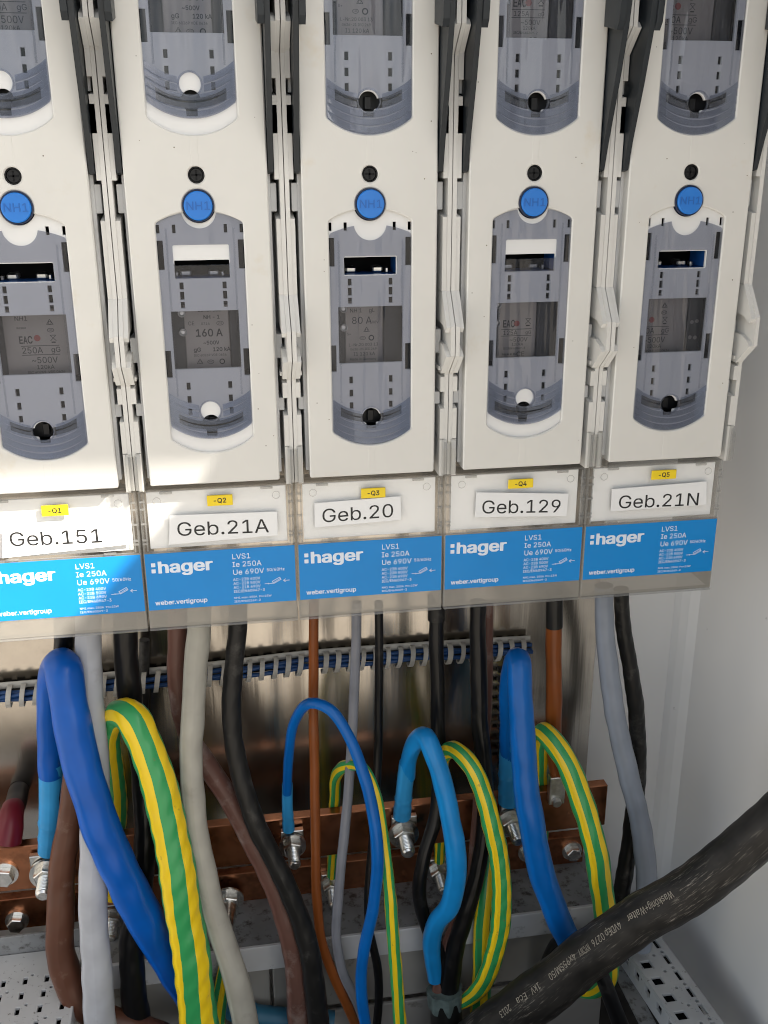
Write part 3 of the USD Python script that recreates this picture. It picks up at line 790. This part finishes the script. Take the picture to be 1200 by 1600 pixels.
def fuse_symbol(x, z, y):
    a = .42
    R = affinity.rotate(sbox(x - 3, z - 1.1, x + 3, z + 1.1), 28, origin=(x, z))
    ms = [slab(R.difference(R.buffer(-.32)), y - .12, y, .02), line(x - 8, z - 2.0, x - 3, z - 2.0, .3, y), line(x - 3, z - 2.0, x + 2.6, z + 1.3, .28, y)]
    ms += [line(x + 4.4, z - .4, x + 8.6, z - .4, .3, y), line(x + 4.4, z - .4, x + 6, z + .7, .3, y), line(x + 4.4, z - .4, x + 6, z - 1.5, .3, y), line(x - 5.5, z - 1.4, x - 5.5, z - 2.6, .3, y)]
    return cat_(ms)


STICK = {0: ((3, 828), (203, 802), (205, 850), (4, 872)), 1: ((265, 805), (433, 799), (434, 836), (264, 851)), 2: ((491, 786), (626, 775), (627, 812), (492, 824)),
         3: ((744, 769), (888, 771), (885, 806), (742, 808)), 4: ((956, 764), (1104, 752), (1103, 788), (954, 799))}
TAGS = {0: (64, 790, 108, 804), 1: (323, 774, 364, 788), 2: (564, 763, 602, 776), 3: (794, 749, 832, 761), 4: (1018, 735, 1055, 747)}
TXT = {0: (17, 853, 160, 847), 1: (278, 837, 420, 831), 2: (504, 816, 614, 807), 3: (753, 802, 875, 800), 4: (966, 794, 1090, 789)}

for i in range(5):
    ox = 100.0 * i
    t = thing('terminal_cover', f'clear plastic terminal cover with blue band, lettered {NAMES[i]} and tagged -Q{i + 1}', 'terminal cover', 'clear covers below the fuse switches', (ox, 40, -270))
    zt, zb = -173.2, -269.5
    for x0 in (-49.4, 47.9):
        part(t, 'side_wall', shift(bx(x0, x0 + 1.5, YC + 1.6, 78, zb, zt, .3), ox), CLEAR_EDGE)
    part(t, 'top_wall', shift(bx(-47.8, 47.8, YC + 1.6, 30, zt - 1.5, zt, .3), ox), CLEAR_EDGE)
    part(t, 'front_pane', shift(bx(-49.3, 49.3, YC, YC + 1.5, -215.2, zt, .4), ox), CLEAR)
    part(t, 'lower_front', shift(bx(-49.3, 49.3, YC, YC + 1.5, zb, -215.4, .4), ox), FROST)
    part(t, 'bottom_edge', shift(bx(-49.3, 49.3, YC - .9, YC + 6, zb - 1.6, zb - .1, .5), ox), CLEAR_EDGE)
    part(t, 'window_frame', shift(cat_([bx(-46.6, -45.6, YC - .8, YC - .05, -214.5, -174.6, .3), bx(45.6, 46.6, YC - .8, YC - .05, -214.5, -174.6, .3), bx(-45.5, 45.5, YC - .8, YC - .05, -215, -214.2, .3)]), ox), CLEAR_EDGE)
    for s in (-1, 1):
        a, b = min(s * 45.0, s * 49.2), max(s * 45.0, s * 49.2)
        part(t, 'clip_arm', shift(prof([(8, zt), (-.5, zt + 4), (-.8, -152), (1.5, -146.5), (4.0, -146.5), (4.4, zt - 1), (10, zt - 1)], a + 1, b - .2), ox), CLEAR_EDGE)
        part(t, 'clip_lug', shift(cat_([bx(a + .3, b - .5, YC - 1.4, YC - .05, z, z + 1.4, .3) for z in (-181, -186, -196, -207, -209.5)]), ox), CLEAR_EDGE)
        part(t, 'catch', shift(bx(s * 32 - 4, s * 32 + 4, YC - 1.1, YC - .05, -175.9, -174.2, .3), ox), CLEAR_EDGE)
        part(t, 'catch', shift(bx(s * 30 - 4, s * 30 + 4, YC - 1.1, YC - .05, -215.1, -213.4, .3), ox), CLEAR_EDGE)
        part(t, 'dimple', shift(ring(s * 38, -180.5, 2.6, 2.25, YC - .25, YC - .02, .08), ox), CLEAR_EDGE)
    part(t, 'label_panel', shift(bx(-44.6, 44.6, YC + 3.2, YC + 4.4, -214, -175.2, .3), ox), PANEL)
    bnd = part(t, 'blue_band', shift(bx(-48.7, 48.7, YC - .25, YC - .03, -256.3, -216.2, .08), ox), BAND)
    y = YC - .27
    L = [text('LVS1', 3.6, 7.2, y, -223.4), text('Ie 250A', 3.6, 7.2, y, -229.0), text('Ue 690V', 3.6, 7.2, y, -234.6), text('50/60Hz', 2.1, 29.5, y, -233.6)]
    for k, s in enumerate(('AC-23B 400V', 'AC-22B 500V', 'AC-21B 690V', 'IEC/EN60947-3')):
        L.append(text(s, 1.9, 7.2, y, -239.0 - 2.85 * k, False, .12))
    L += [text('NH1 max. 250A  Pn=23W', 1.35, 7.2, y, -252.0, depth=.12, squeeze=1.1), text('IEC/EN60269-2', 1.35, 7.2, y, -254.6, depth=.12, squeeze=1.2)]
    L += [text('weber.vertigroup', 3.0, -44.5, y, -252.6, True, .12, 1.02)]
    part(t, 'lettering', shift(cat_(L), ox), WHITE_INK, parent=bnd, kind='stuff')
    part(t, 'logo', shift(logo(-45.0, -229.8, y), ox), WHITE_INK, parent=bnd)
    part(t, 'fuse_symbol', shift(fuse_symbol(36, -240.6, y), ox), WHITE_INK, parent=bnd)
    # stuck-on paper label and yellow tag
    P4 = [at(a, b, YC) for a, b in STICK[i]]
    pg = Polygon([(p[0], p[2]) for p in P4])
    nl = part(t, 'name_label', slab(pg, YC - .5, YC - .05, .1), PAPER)
    a, b = at(TXT[i][0], TXT[i][1], YC), at(TXT[i][2], TXT[i][3], YC)
    m = meshkit.text_mesh(NAMES[i], 9.2, .1)
    v = m.vertices.copy(); wid = b[0] - a[0]; v[:, 0] = (v[:, 0] - v[:, 0].min()) / np.ptp(v[:, 0]) * wid
    sl = (b[2] - a[2]) / wid
    m.vertices = np.stack([v[:, 0] + a[0], YC - .52 - v[:, 2], v[:, 1] + a[2] + sl * v[:, 0]], 1)
    part(t, 'lettering', m, INK, parent=nl)
    x0, z1 = at(TAGS[i][0], TAGS[i][1], YC)[[0, 2]]; x1, z0 = at(TAGS[i][2], TAGS[i][3], YC)[[0, 2]]
    tg = part(t, 'number_tag', bx(x0, x1, YC - 1.3, YC - .05, z0, z1, .25), YELLOW)
    part(t, 'lettering', text(f'-Q{i + 1}', 3.1, (x0 + x1) / 2, YC - 1.31, (z0 + z1) / 2 - 1.5, True, .08, center=True), INK, parent=tg)

# ------------------------------------------------------------------ copper bars with their bolts
bar = {}
for nm, lab, Y, z0, z1, xe in (('copper_busbar', 'upper copper bar that the blue neutral cables are bolted to', 100, -538, -496, 423), ('copper_busbar', 'lower copper bar behind, with the green and yellow earth cables', 132, -604, -572, 418)):
    t = thing(nm, lab, 'busbar', 'copper bars across the cabinet', (150, Y, z0))
    part(t, 'bar', bx(-430, xe, Y, Y + 10, z0, z1, .7), COPPER)
    bar[Y] = t


def bolt(t, px, py, Y, r, L=24, lab=None, head=False, axis=(0, -1, 0)):
    c = at(px, py, Y)
    p = part(t, 'bolt', lathe([(0, 0), (r * .62, 0), (r * .62, L - 1.5), (r * .45, L), (0, L)] if not head else [(0, 0), (r * .62, 0), (r * .62, 3), (0, 3)], c, axis), ZINC, smooth=40)
    if not head:
        th = cat_([lathe([(r * .60, h), (r * .70, h + .6), (r * .60, h + 1.2)], c, axis, 16) for h in np.arange(9, L - 2.2, 1.5)])
        part(t, 'thread', th, ZINC, parent=p, smooth=30)
    part(t, 'washer', lathe([(0, 0), (r * 1.5, 0), (r * 1.5, 2), (r * .6, 2.2), (0, 2.2)], c, axis, 28), ZINC, smooth=30, parent=p)
    part(t, 'nut', hexprism(r * 1.12, 2.2, 9.0, c, axis), ZINC, parent=p)


DN = (0.0, -1.0, -.12)
bolt(bar[100], 8, 1364, 100, 7.2, head=True)
bolt(bar[132], 27, 1437, 132, 6.6, head=True)
bolt(bar[132], 893, 1328, 132, 6.4, head=True)
bolt(bar[132], 826, 1330, 132, 7.0, 16)

# ------------------------------------------------------------------ cables
def path_of(pts):
    return np.array([at(x, y, Y) for x, y, Y in pts])


def hash_of(s_):
    return sum((k + 1) * ord(c_) for k, c_ in enumerate(s_))


def cable(label, pts, w, material, name='power_cable', cat='cable', group='cables below the fuse switches', n=24, strand=0.0, pitch=90, twist=0.0, sub='sheath', lobes=4, flat=1.0, step=4.0):
    """pts: (px, py, depth mm); w: width in px at each point or one number"""
    C0 = path_of(pts)
    w = np.broadcast_to(np.asarray(w, float), (len(pts),))
    r0 = np.array([w[k] / 2 * mm_per_px(C0[k]) for k in range(len(pts))])
    S = spline(np.c_[C0, r0], step)
    rg = np.random.default_rng(abs(hash_of(label)))
    q = np.arange(len(S)) * step
    for a_ in range(3):
        for wl, am in ((150, .045), (70, .03), (34, .014)):
            S[:, a_] += am * np.minimum(S[:, 3], 9) * np.sin(2 * math.pi * q / (wl * rg.uniform(.8, 1.25)) + rg.uniform(0, 6.3))
    S[:, 3] *= 1 + .018 * np.sin(2 * math.pi * q / (60 * rg.uniform(.8, 1.3)) + rg.uniform(0, 6.3)) + .010 * np.sin(2 * math.pi * q / (23 * rg.uniform(.8, 1.3)))
    t = thing(name, label, cat, group, C0[-1])
    m, uv = tube(S[:, :3], S[:, 3], n, strand, pitch, lobes, twist, flat=flat)
    part(t, sub, m, material, smooth=True, uv=uv)
    return t, S


def lug(t, px, py, Y, r, sleeve=None, sleeve_w=None, sleeve_mat=C_SLEEVE, bolt_on=None, L=26, up=None):
    """a cable shoe: flat tongue with a washer, nut and bolt, and a shrink sleeve up to the cable; px, py is the bolt"""
    c = at(px, py, Y)
    tongue = slab(unary_union([Point(c[0], c[2]).buffer(r * 1.5), sbox(c[0] - r * 1.25, c[2], c[0] + r * 1.25, c[2] + r * 2.2)]), Y - 5.5, Y - .3, .6)
    part(t, 'lug', tongue, ZINC)
    bolt(bar[bolt_on], px, py, Y - 5.6, r, L, axis=DN)
    if sleeve:
        C = path_of(sleeve); rr = np.array([sw / 2 * mm_per_px(p) for sw, p in zip(sleeve_w, C)])
        S = spline(np.c_[C, rr], 1.5)
        q = np.linspace(0, 1, len(S))
        S[:, 3] *= 1 + .07 * np.exp(-((q - .66) / .022) ** 2) + .05 * np.exp(-((q - .84) / .02) ** 2) - .03 * np.exp(-((q - .75) / .04) ** 2)
        m, uv = tube(S[:, :3], S[:, 3], 24)
        part(t, 'shrink_sleeve', m, sleeve_mat, smooth=True, uv=uv)


# --- rear row: conductors that come straight down from the terminals
cable('black cable behind the big blue loop at far left', [(100, 950, 70), (100, 1000, 70), (95, 1080, 84), (100, 1180, 92), (108, 1260, 80)], 30, C_BLACK)
cable('black cable hanging left of the thick green and yellow loop', [(196, 950, 62), (197, 1000, 62), (203, 1100, 66), (222, 1200, 62), (228, 1300, 58), (222, 1380, 55), (205, 1470, 52), (208, 1540, 48), (222, 1640, 45)], [38, 38, 38, 36, 36, 36, 38, 40, 42], C_BLACK, strand=.015)
cable('brown cable bowing left in front of the copper bars at far left', [(118, 1200, 62), (112, 1270, 62), (100, 1340, 60), (94, 1420, 55), (95, 1490, 50), (115, 1550, 46), (160, 1590, 42), (230, 1612, 38), (300, 1640, 35)], [36, 38, 40, 42, 44, 46, 46, 44, 40], C_BROWN, strand=.012)
cable('dusty brown cable crossing in front of the bars left of centre', [(277, 950, 68), (277, 1000, 68), (278, 1070, 70), (292, 1140, 70), (330, 1205, 66), (375, 1280, 60), (418, 1360, 54), (448, 1440, 48), (463, 1520, 44), (472, 1640, 40)], [31, 31, 31, 31, 32, 33, 34, 35, 36, 38], C_BROWN2, strand=.012)
cable('orange brown thin cable hanging below Geb.20', [(490, 940, 74), (490, 1000, 74), (490, 1100, 76), (491, 1200, 74), (493, 1300, 68), (495, 1400, 60), (502, 1470, 55), (528, 1540, 50), (556, 1600, 46), (570, 1640, 44)], 15.5, C_ORANGE, n=18)
cable('mid grey thin cable hanging right of the orange brown one', [(557, 940, 80), (556, 1000, 80), (553, 1100, 80), (547, 1200, 76), (538, 1300, 68), (529, 1400, 60), (526, 1465, 56), (536, 1520, 52), (560, 1570, 48), (580, 1640, 44)], 15.5, C_DGREY, n=18)
cable('black thin cable hanging behind the thin blue loop', [(592, 940, 88), (592, 1000, 88), (592, 1100, 90), (590, 1200, 86), (583, 1300, 70), (576, 1390, 62), (577, 1450, 56), (590, 1510, 50), (592, 1560, 46), (583, 1640, 42)], 13.5, C_BLACK, n=18)
t, S = cable('black cable with a thicker sleeve at its top, hanging between Geb.20 and Geb.129', [(682, 940, 84), (682, 1000, 84), (684, 1080, 86), (685, 1200, 84), (682, 1270, 78), (662, 1340, 70), (656, 1400, 66), (668, 1450, 62), (688, 1500, 58), (692, 1560, 54)], [23, 23, 23, 23, 22, 22, 22, 22, 22, 22], C_BLACK)
m, uv = tube(path_of([(682, 930, 84), (682, 968, 84)]), 6.9, 24)
part(t, 'end_sleeve', m, C_BLACK2, smooth=True, uv=uv)
cable('brown cable half hidden behind the black cable under Geb.129', [(762, 940, 96), (761, 1000, 96), (759, 1100, 96), (752, 1200, 92), (744, 1300, 82), (734, 1390, 72), (698, 1480, 62), (681, 1570, 52)], [19, 19, 19, 19, 18, 18, 19, 20], C_BROWN2)
cable('black cable under Geb.129 that runs down into the cut sheath', [(747, 940, 82), (747, 1000, 82), (748, 1100, 82), (756, 1190, 80), (758, 1270, 74), (748, 1350, 66), (728, 1430, 60), (707, 1500, 56), (698, 1575, 52)], [26, 26, 27, 26, 25, 25, 27, 30, 32], C_BLACK, strand=.01)
t, S = cable('orange brown cable with black end sleeve, under Geb.129 and Geb.21N', [(866, 930, 80), (866, 1000, 80), (865, 1080, 82), (865, 1150, 88), (872, 1210, 100), (884, 1262, 118)], 25, C_ORANGE)
m, uv = tube(path_of([(866, 925, 80), (866, 979, 80)]), 6.9, 24)
part(t, 'end_sleeve', m, C_BLACK2, smooth=True, uv=uv)
cable('black cable behind the blue grey cable at the right', [(970, 920, 84), (974, 980, 84), (988, 1060, 84), (996, 1150, 84), (995, 1230, 82), (985, 1310, 76), (972, 1390, 70), (965, 1450, 66)], [24, 24, 25, 26, 26, 26, 26, 26], C_BLACK2, strand=.025, pitch=60)
cable('blue grey cable hanging in front of the right side wall', [(943, 915, 66), (946, 980, 66), (953, 1060, 66), (965, 1140, 64), (982, 1210, 60), (1000, 1280, 56), (1009, 1350, 52), (1008, 1420, 50), (1000, 1480, 48)], [28, 30, 31, 32, 32, 32, 33, 33, 33], C_GREY, strand=.01)

# --- middle row
cable('pale grey thick cable hanging left of the big blue loop', [(138, 950, 56), (138, 1000, 56), (141, 1080, 54), (148, 1180, 48), (147, 1290, 40), (146, 1390, 34), (149, 1480, 28), (153, 1560, 24), (160, 1640, 20)], [40, 40, 41, 43, 44, 44, 45, 48, 52], C_WHITE, strand=.014, pitch=120)
cable('beige grey cable with a bend, second pale cable from the left', [(312, 940, 48), (311, 990, 48), (304, 1060, 46), (300, 1130, 44), (300, 1210, 40), (308, 1300, 34), (325, 1390, 30), (350, 1470, 26), (372, 1540, 22), (388, 1640, 18)], [37, 37, 37, 36, 36, 36, 37, 38, 40, 42], C_BEIGE, strand=.012, pitch=120)
cable('dusty black cable swinging right below Geb.21A', [(372, 940, 56), (371, 990, 56), (364, 1060, 56), (362, 1120, 54), (372, 1200, 50), (398, 1280, 46), (436, 1360, 42), (468, 1435, 38), (488, 1510, 34), (500, 1640, 30)], [28, 29, 30, 30, 30, 31, 31, 32, 33, 34], C_BLACK2, strand=.02, pitch=80)

# --- blue neutral loops
t, S = cable('thick royal blue loop at far left, bolted to the upper copper bar', [(80, 1210, 82), (78, 1130, 78), (82, 1055, 62), (98, 1043, 44), (108, 1110, 34), (130, 1200, 28), (165, 1310, 24), (215, 1415, 30), (265, 1502, 52), (312, 1580, 62), (340, 1640, 66)],
             [38, 38, 44, 56, 58, 58, 58, 58, 52, 48, 46], C_BLUE, n=40, strand=.011, pitch=150, lobes=4)
lug(t, 74, 1362, 98, 9.0, [(80, 1190, 82), (80, 1250, 86), (78, 1300, 90), (75, 1330, 93)], [38, 37, 35, 31], bolt_on=100)
cable('teal blue cable lying low across the bottom behind the beige grey cable', [(290, 1535, 78), (335, 1562, 74), (390, 1585, 70), (440, 1592, 66), (520, 1596, 60)], [38, 38, 36, 34, 34], C_BLUE_SHADE)  # continues the royal blue cable; its shade is in the teal colour
t, S = cable('thin blue loop below Geb.20, bolted to the upper copper bar', [(449, 1240, 86), (451, 1180, 80), (461, 1125, 68), (485, 1098, 56), (515, 1108, 48), (545, 1150, 42), (570, 1215, 36), (585, 1290, 32), (590, 1350, 30), (583, 1420, 28), (568, 1490, 26), (564, 1550, 24), (578, 1640, 22)],
             [14.5, 15, 16, 17, 18, 18, 19, 19.5, 19.5, 19, 18.5, 18, 18], C_BLUE2, n=20)
lug(t, 457, 1318, 98, 7.4, [(449, 1225, 87), (449, 1260, 90), (451, 1296, 94)], [17, 17, 19], bolt_on=100)
t, S = cable('sky blue loop between Geb.20 and Geb.129, bolted to the upper copper bar', [(636, 1215, 86), (641, 1180, 78), (652, 1155, 66), (666, 1152, 54), (682, 1190, 46), (697, 1250, 40), (711, 1320, 36), (713, 1375, 36), (702, 1415, 40), (682, 1440, 46), (674, 1475, 52), (680, 1530, 56)],
             [25, 26, 29, 31, 31, 31, 32, 32, 31, 30, 28, 24], C_LBLUE, n=28)
lug(t, 630, 1300, 98, 8.6, [(637, 1192, 83), (632, 1230, 88), (628, 1275, 94)], [27, 26, 28], bolt_on=100)
t, S = cable('thick blue loop below Geb.129, bolted to the upper copper bar', [(797, 1180, 86), (796, 1110, 78), (799, 1050, 64), (808, 1030, 50), (813, 1090, 42), (818, 1170, 36), (827, 1260, 32), (842, 1350, 30), (866, 1420, 30), (890, 1470, 34), (905, 1520, 40)],
             [30, 31, 33, 37, 39, 40, 41, 41, 40, 38, 36], C_BLUE2, n=28, strand=.008)
lug(t, 798, 1282, 98, 8.8, [(797, 1125, 81), (796, 1190, 88), (795, 1252, 94)], [30, 33, 34], bolt_on=100)

# --- green and yellow earth loops
t, S = cable('thickest green and yellow loop, at left in front of the copper bars', [(176, 1400, 124), (178, 1340, 122), (184, 1260, 112), (177, 1190, 92), (175, 1140, 72), (186, 1116, 54), (206, 1122, 42), (232, 1180, 34), (258, 1265, 28), (276, 1350, 24), (288, 1430, 22), (300, 1510, 20), (316, 1640, 18)],
             [26, 27, 29, 28, 30, 42, 52, 54, 56, 57, 58, 58, 60], C_PE, n=44, strand=.026, pitch=100, lobes=5, twist=.0022)
lug(t, 176, 1432, 132, 7.4, bolt_on=132)
t, S = cable('thin green and yellow loop behind the thin blue loop', [(518, 1370, 126), (521, 1300, 122), (523, 1250, 114), (526, 1212, 102), (542, 1196, 82), (566, 1200, 62), (586, 1240, 50), (598, 1300, 42), (607, 1380, 34), (613, 1450, 30), (620, 1530, 28), (628, 1640, 26)],
             [15, 16, 17, 18, 19, 18, 18, 18, 19, 20, 20, 20], C_PE2, n=26, strand=.03, pitch=120, twist=.004)
lug(t, 517, 1382, 132, 7.0, bolt_on=132)
t, S = cable('green and yellow loop right of the sky blue loop, ending at the cut sheath', [(686, 1345, 126), (688, 1290, 122), (690, 1220, 108), (694, 1178, 86), (712, 1172, 66), (735, 1195, 54), (756, 1245, 46), (774, 1310, 42), (784, 1375, 40), (782, 1440, 40), (768, 1505, 42), (744, 1550, 46), (706, 1577, 50)],
             [16, 18, 20, 24, 27, 29, 30, 31, 31, 31, 29, 25, 16], C_PE5, n=30, strand=.035, pitch=80, twist=.003)
lug(t, 684, 1360, 132, 7.4, bolt_on=132)
t, S = cable('straight green and yellow cable behind the earth loop right of the sky blue one', [(766, 1330, 84), (760, 1390, 72), (755, 1450, 66), (752, 1520, 62), (749, 1640, 58)], [24, 27, 29, 30, 31], C_PE2, n=26, twist=.0006)
t, S = cable('green and yellow loop at right beside the thick blue loop', [(846, 1330, 128), (848, 1270, 124), (846, 1200, 110), (845, 1155, 86), (854, 1148, 66), (878, 1180, 54), (905, 1240, 44), (926, 1305, 36), (938, 1370, 32), (946, 1430, 32), (950, 1490, 36), (946, 1534, 44), (918, 1548, 58), (880, 1532, 74)],
             [18, 20, 22, 27, 34, 36, 37, 37, 37, 36, 34, 30, 26, 24], C_PE5, n=32, strand=.028, pitch=110, twist=.002)
cable('green and yellow stub with a bare lug, low behind the beige grey cable', [(352, 1500, 68), (347, 1535, 66), (342, 1575, 64), (336, 1640, 60)], [18, 22, 24, 25], C_PE2, n=22, twist=.001)
bolt(bar[132], 357, 1404, 126, 9.0, 26, axis=DN)
t = thing('cable_lug', 'bare tinned cable lug below the bolt left of the dusty brown cable', 'cable lug', loc=at(356, 1440, 120))
m, uv = tube(path_of([(357, 1412, 122), (356, 1440, 96), (354, 1465, 76), (352, 1506, 67)]), np.array([8.5, 5.4, 5.2, 5.6]), 20)
part(t, 'barrel', m, ZINC, smooth=True, uv=uv)
t = thing('cable_lug', 'small zinc lug with a screw on the upper bar beside the right earth loop', 'cable lug', loc=at(866, 1240, 96))
c = at(868, 1238, 97)
part(t, 'tongue', bx(c[0] - 7, c[0] + 7, 92, 99.5, c[2] - 9, c[2] + 18, .6), ZINC)
part(t, 'screw', cat_([lathe([(0, 0), (4.2, 0), (4.2, 3), (3.4, 4), (0, 4)], at(869, 1252, 92), DN)]), ZINC, smooth=40)

# red sleeve at far left, dark cables behind
t, S = cable('short dark cable end with a red sleeve, above the copper bar at the left edge', [(30, 1236, 158), (25, 1252, 140), (20, 1268, 118), (16, 1285, 106)], [30, 32, 34, 36], cable_mat('dark_maroon_sheath', (.008, .003, .003), .5, (.02, .01, .01)))
m, uv = tube(path_of([(21, 1262, 120), (18, 1274, 108), (15, 1292, 103), (11, 1316, 99)]), np.array([8.8, 9.6, 10.6, 11]), 24, strand=.03, pitch=60)
part(t, 'end_sleeve', m, C_RED, smooth=True, uv=uv)
cable('dark cable in shade behind the bars at far left', [(226, 1290, 150), (228, 1240, 150), (224, 1150, 150), (226, 1000, 150)], 16, C_BLACK2)

# cut sheath at the bottom
t = thing('cut_cable_sheath', 'cut end of a dark cable sheath with bare tape, at the bottom below Geb.129', 'cable sheath', loc=at(695, 1600, 50))
m, uv = tube(path_of([(696, 1560, 52), (698, 1600, 48), (700, 1680, 42)]), np.array([13.5, 14.2, 14.8]), 28)
part(t, 'sheath', m, C_BLACK2, smooth=True, uv=uv)
m, uv = tube(path_of([(695, 1545, 54), (696, 1572, 52)]), np.array([15.2, 14.6]), 28, strand=.06, pitch=1e9, lobes=7)
part(t, 'torn_tape', m, mat('grey_green_tape', (.10, .135, .13), .5, var=.4, vscale=120, dirt=(.35, .35, .33), dscale=150), smooth=True, uv=uv)

# black bent cable stub behind the big black cable
cable('black cable stub curving behind the big scuffed cable', [(850, 1545, 64), (858, 1500, 56), (880, 1468, 50), (906, 1470, 48), (930, 1500, 50)], [26, 24, 24, 26, 26], C_BLACK2)
cable('black cable under the big scuffed cable, on the rail', [(930, 1500, 20), (950, 1550, 10), (975, 1620, 0)], [22, 24, 26], C_BLACK)

# the big scuffed cable that comes in from the right, with its printed line
BIG = [(640, 1712, 34), (700, 1668, 24), (800, 1588, 4), (900, 1508, -14), (1000, 1437, -32), (1100, 1374, -52), (1200, 1293, -72), (1290, 1205, -92), (1400, 1090, -120)]
BW = [80, 80, 78, 75, 73, 73, 73, 74, 76]
t, S = cable('thick scuffed black power cable with a printed line, coming in from the lower right', BIG, BW, C_SCUFF, n=56, strand=.02, pitch=260)
C = S[:, :3]; R = S[:, 3]
T, N, B = frames(C)
arc = np.r_[0, np.cumsum(np.linalg.norm(np.diff(C, axis=0), axis=1))]


def on_big(msh, s0, lift=.15, ang0=0.0):
    """bend flat lettering onto the cable: it reads from the upper right to the lower left"""
    v = msh.vertices; s = s0 - v[:, 0]
    k = np.clip(np.searchsorted(arc, s) - 1, 0, len(arc) - 2); f = (s - arc[k]) / (arc[k + 1] - arc[k])
    ip = lambda A_: A_[k] * (1 - f[:, None]) + A_[k + 1] * f[:, None]
    c, n_, b_, r_ = ip(C), ip(N), ip(B), ip(R[:, None])[:, 0]
    a = ang0 + v[:, 1] / r_
    rad = r_ * 1.021 + lift + v[:, 2]
    msh.vertices = c + rad[:, None] * (np.cos(a)[:, None] * n_ + np.sin(a)[:, None] * b_)
    return msh


def arc_at(px):
    q = (C - CAM) @ ROT.T; u = 600 + FPX * q[:, 0] / q[:, 2]
    return float(np.interp(px, u, arc))


PRINT_DIR = -1.0
mm_ = []
for word, px0, px1 in (('Wask\u00f6nig+Walter', 1072, 1000), ('4VDEp 0276', 990, 948), ('NYCWY', 942, 925), ('4x95SM/50', 920, 882), ('1kV', 868, 854), ('Eca', 846, 832), ('2013', 822, 806)):
    h = 5.0
    m = meshkit.text_mesh(word, h, .08)
    s1, s0 = arc_at(px1), arc_at(px0)
    v = m.vertices.copy(); v[:, 0] = (v[:, 0] - v[:, 0].min()) / np.ptp(v[:, 0]) * (s0 - s1)
    v[:, 1] = v[:, 1]
    m.vertices = v
    m = m.subdivide() if False else m
    mm_.append(on_big(m, s0, ang0=-1.22))
part(t, 'lettering', cat_(mm_), mat('cream_print', (.29, .265, .22), .5), kind='stuff')

# ------------------------------------------------------------------ white spiral wrap with blue wires along the back plate
t = thing('spiral_wrap', 'white spiral cable wrap with thin blue wires, along the back plate', 'cable wrap', loc=at(400, 1045, 145))
CP = [(-60, 1092, 146), (60, 1082, 146), (200, 1067, 146), (330, 1054, 146), (480, 1036, 148), (620, 1025, 148), (740, 1017, 148), (830, 1012, 148)]
CC = spline(path_of(CP), 5)
arcw = np.r_[0, np.cumsum(np.linalg.norm(np.diff(CC, axis=0), axis=1))]
rng = np.random.default_rng(7)
for k in range(3):
    off = np.stack([0 * arcw, -2 + 2.2 * np.sin(arcw / 37 + 2.1 * k), 3.2 * np.cos(arcw / 45 + 2.1 * k)], 1)
    m, uv = tube(CC + off, 1.9, 10)
    part(t, 'wire', m, mat('thin_blue_wire', (.007, .05, .17), .45), smooth=True, uv=uv)
m, uv = tube(CC + [0, 4.5, 6.5], 3.2, 10, flat=.4)
part(t, 'strip', m, CLIP, smooth=True, uv=uv)
m, uv = tube(CC + [0, 2.5, 0], 4.0, 10)
part(t, 'wire', m, C_BLACK, smooth=True, uv=uv)
s = 4.0
while s < arcw[-1] - 4:
    c = np.array([np.interp(s, arcw, CC[:, q]) for q in range(3)])
    wd = 3.6 + rng.random() * .8
    a = np.linspace(math.radians(-62), math.radians(205), 15)
    rr2 = 8.6
    th = 1.3
    P = [(c[1] - r_ * math.sin(x_) , c[2] + r_ * math.cos(x_) * 1.1 - 1) for r_, seq in ((rr2, a), (rr2 - th, a[::-1])) for x_ in seq]
    m = prof(P, c[0] - wd / 2, c[0] + wd / 2)
    v = m.vertices; v[:, 0] += (v[:, 2] - c[2]) * (.10 + .1 * rng.random()); m.vertices = v
    part(t, 'ring', m, CLIP)
    s += 10.3 + rng.random() * .9

# vertical black comb strip left of the thick blue loop at right
t = thing('cable_comb', 'dark toothed comb strip standing on the back plate left of the thick blue loop', 'cable comb', loc=at(784, 1120, 150))
for k in range(11):
    c = at(783, 1045 + k * 15, 150)
    part(t, 'tooth', bx(c[0] - 3.4, c[0] + 3.4, 146, 152, c[2] - 2.2, c[2] + 2.2, .6), BLACK)
c0, c1 = at(790, 1035, 152), at(786, 1205, 152)
part(t, 'spine', bx(c1[0] - .5, c0[0] + 5, 152.1, 158, c1[2], c0[2], .5), C_BLACK2)
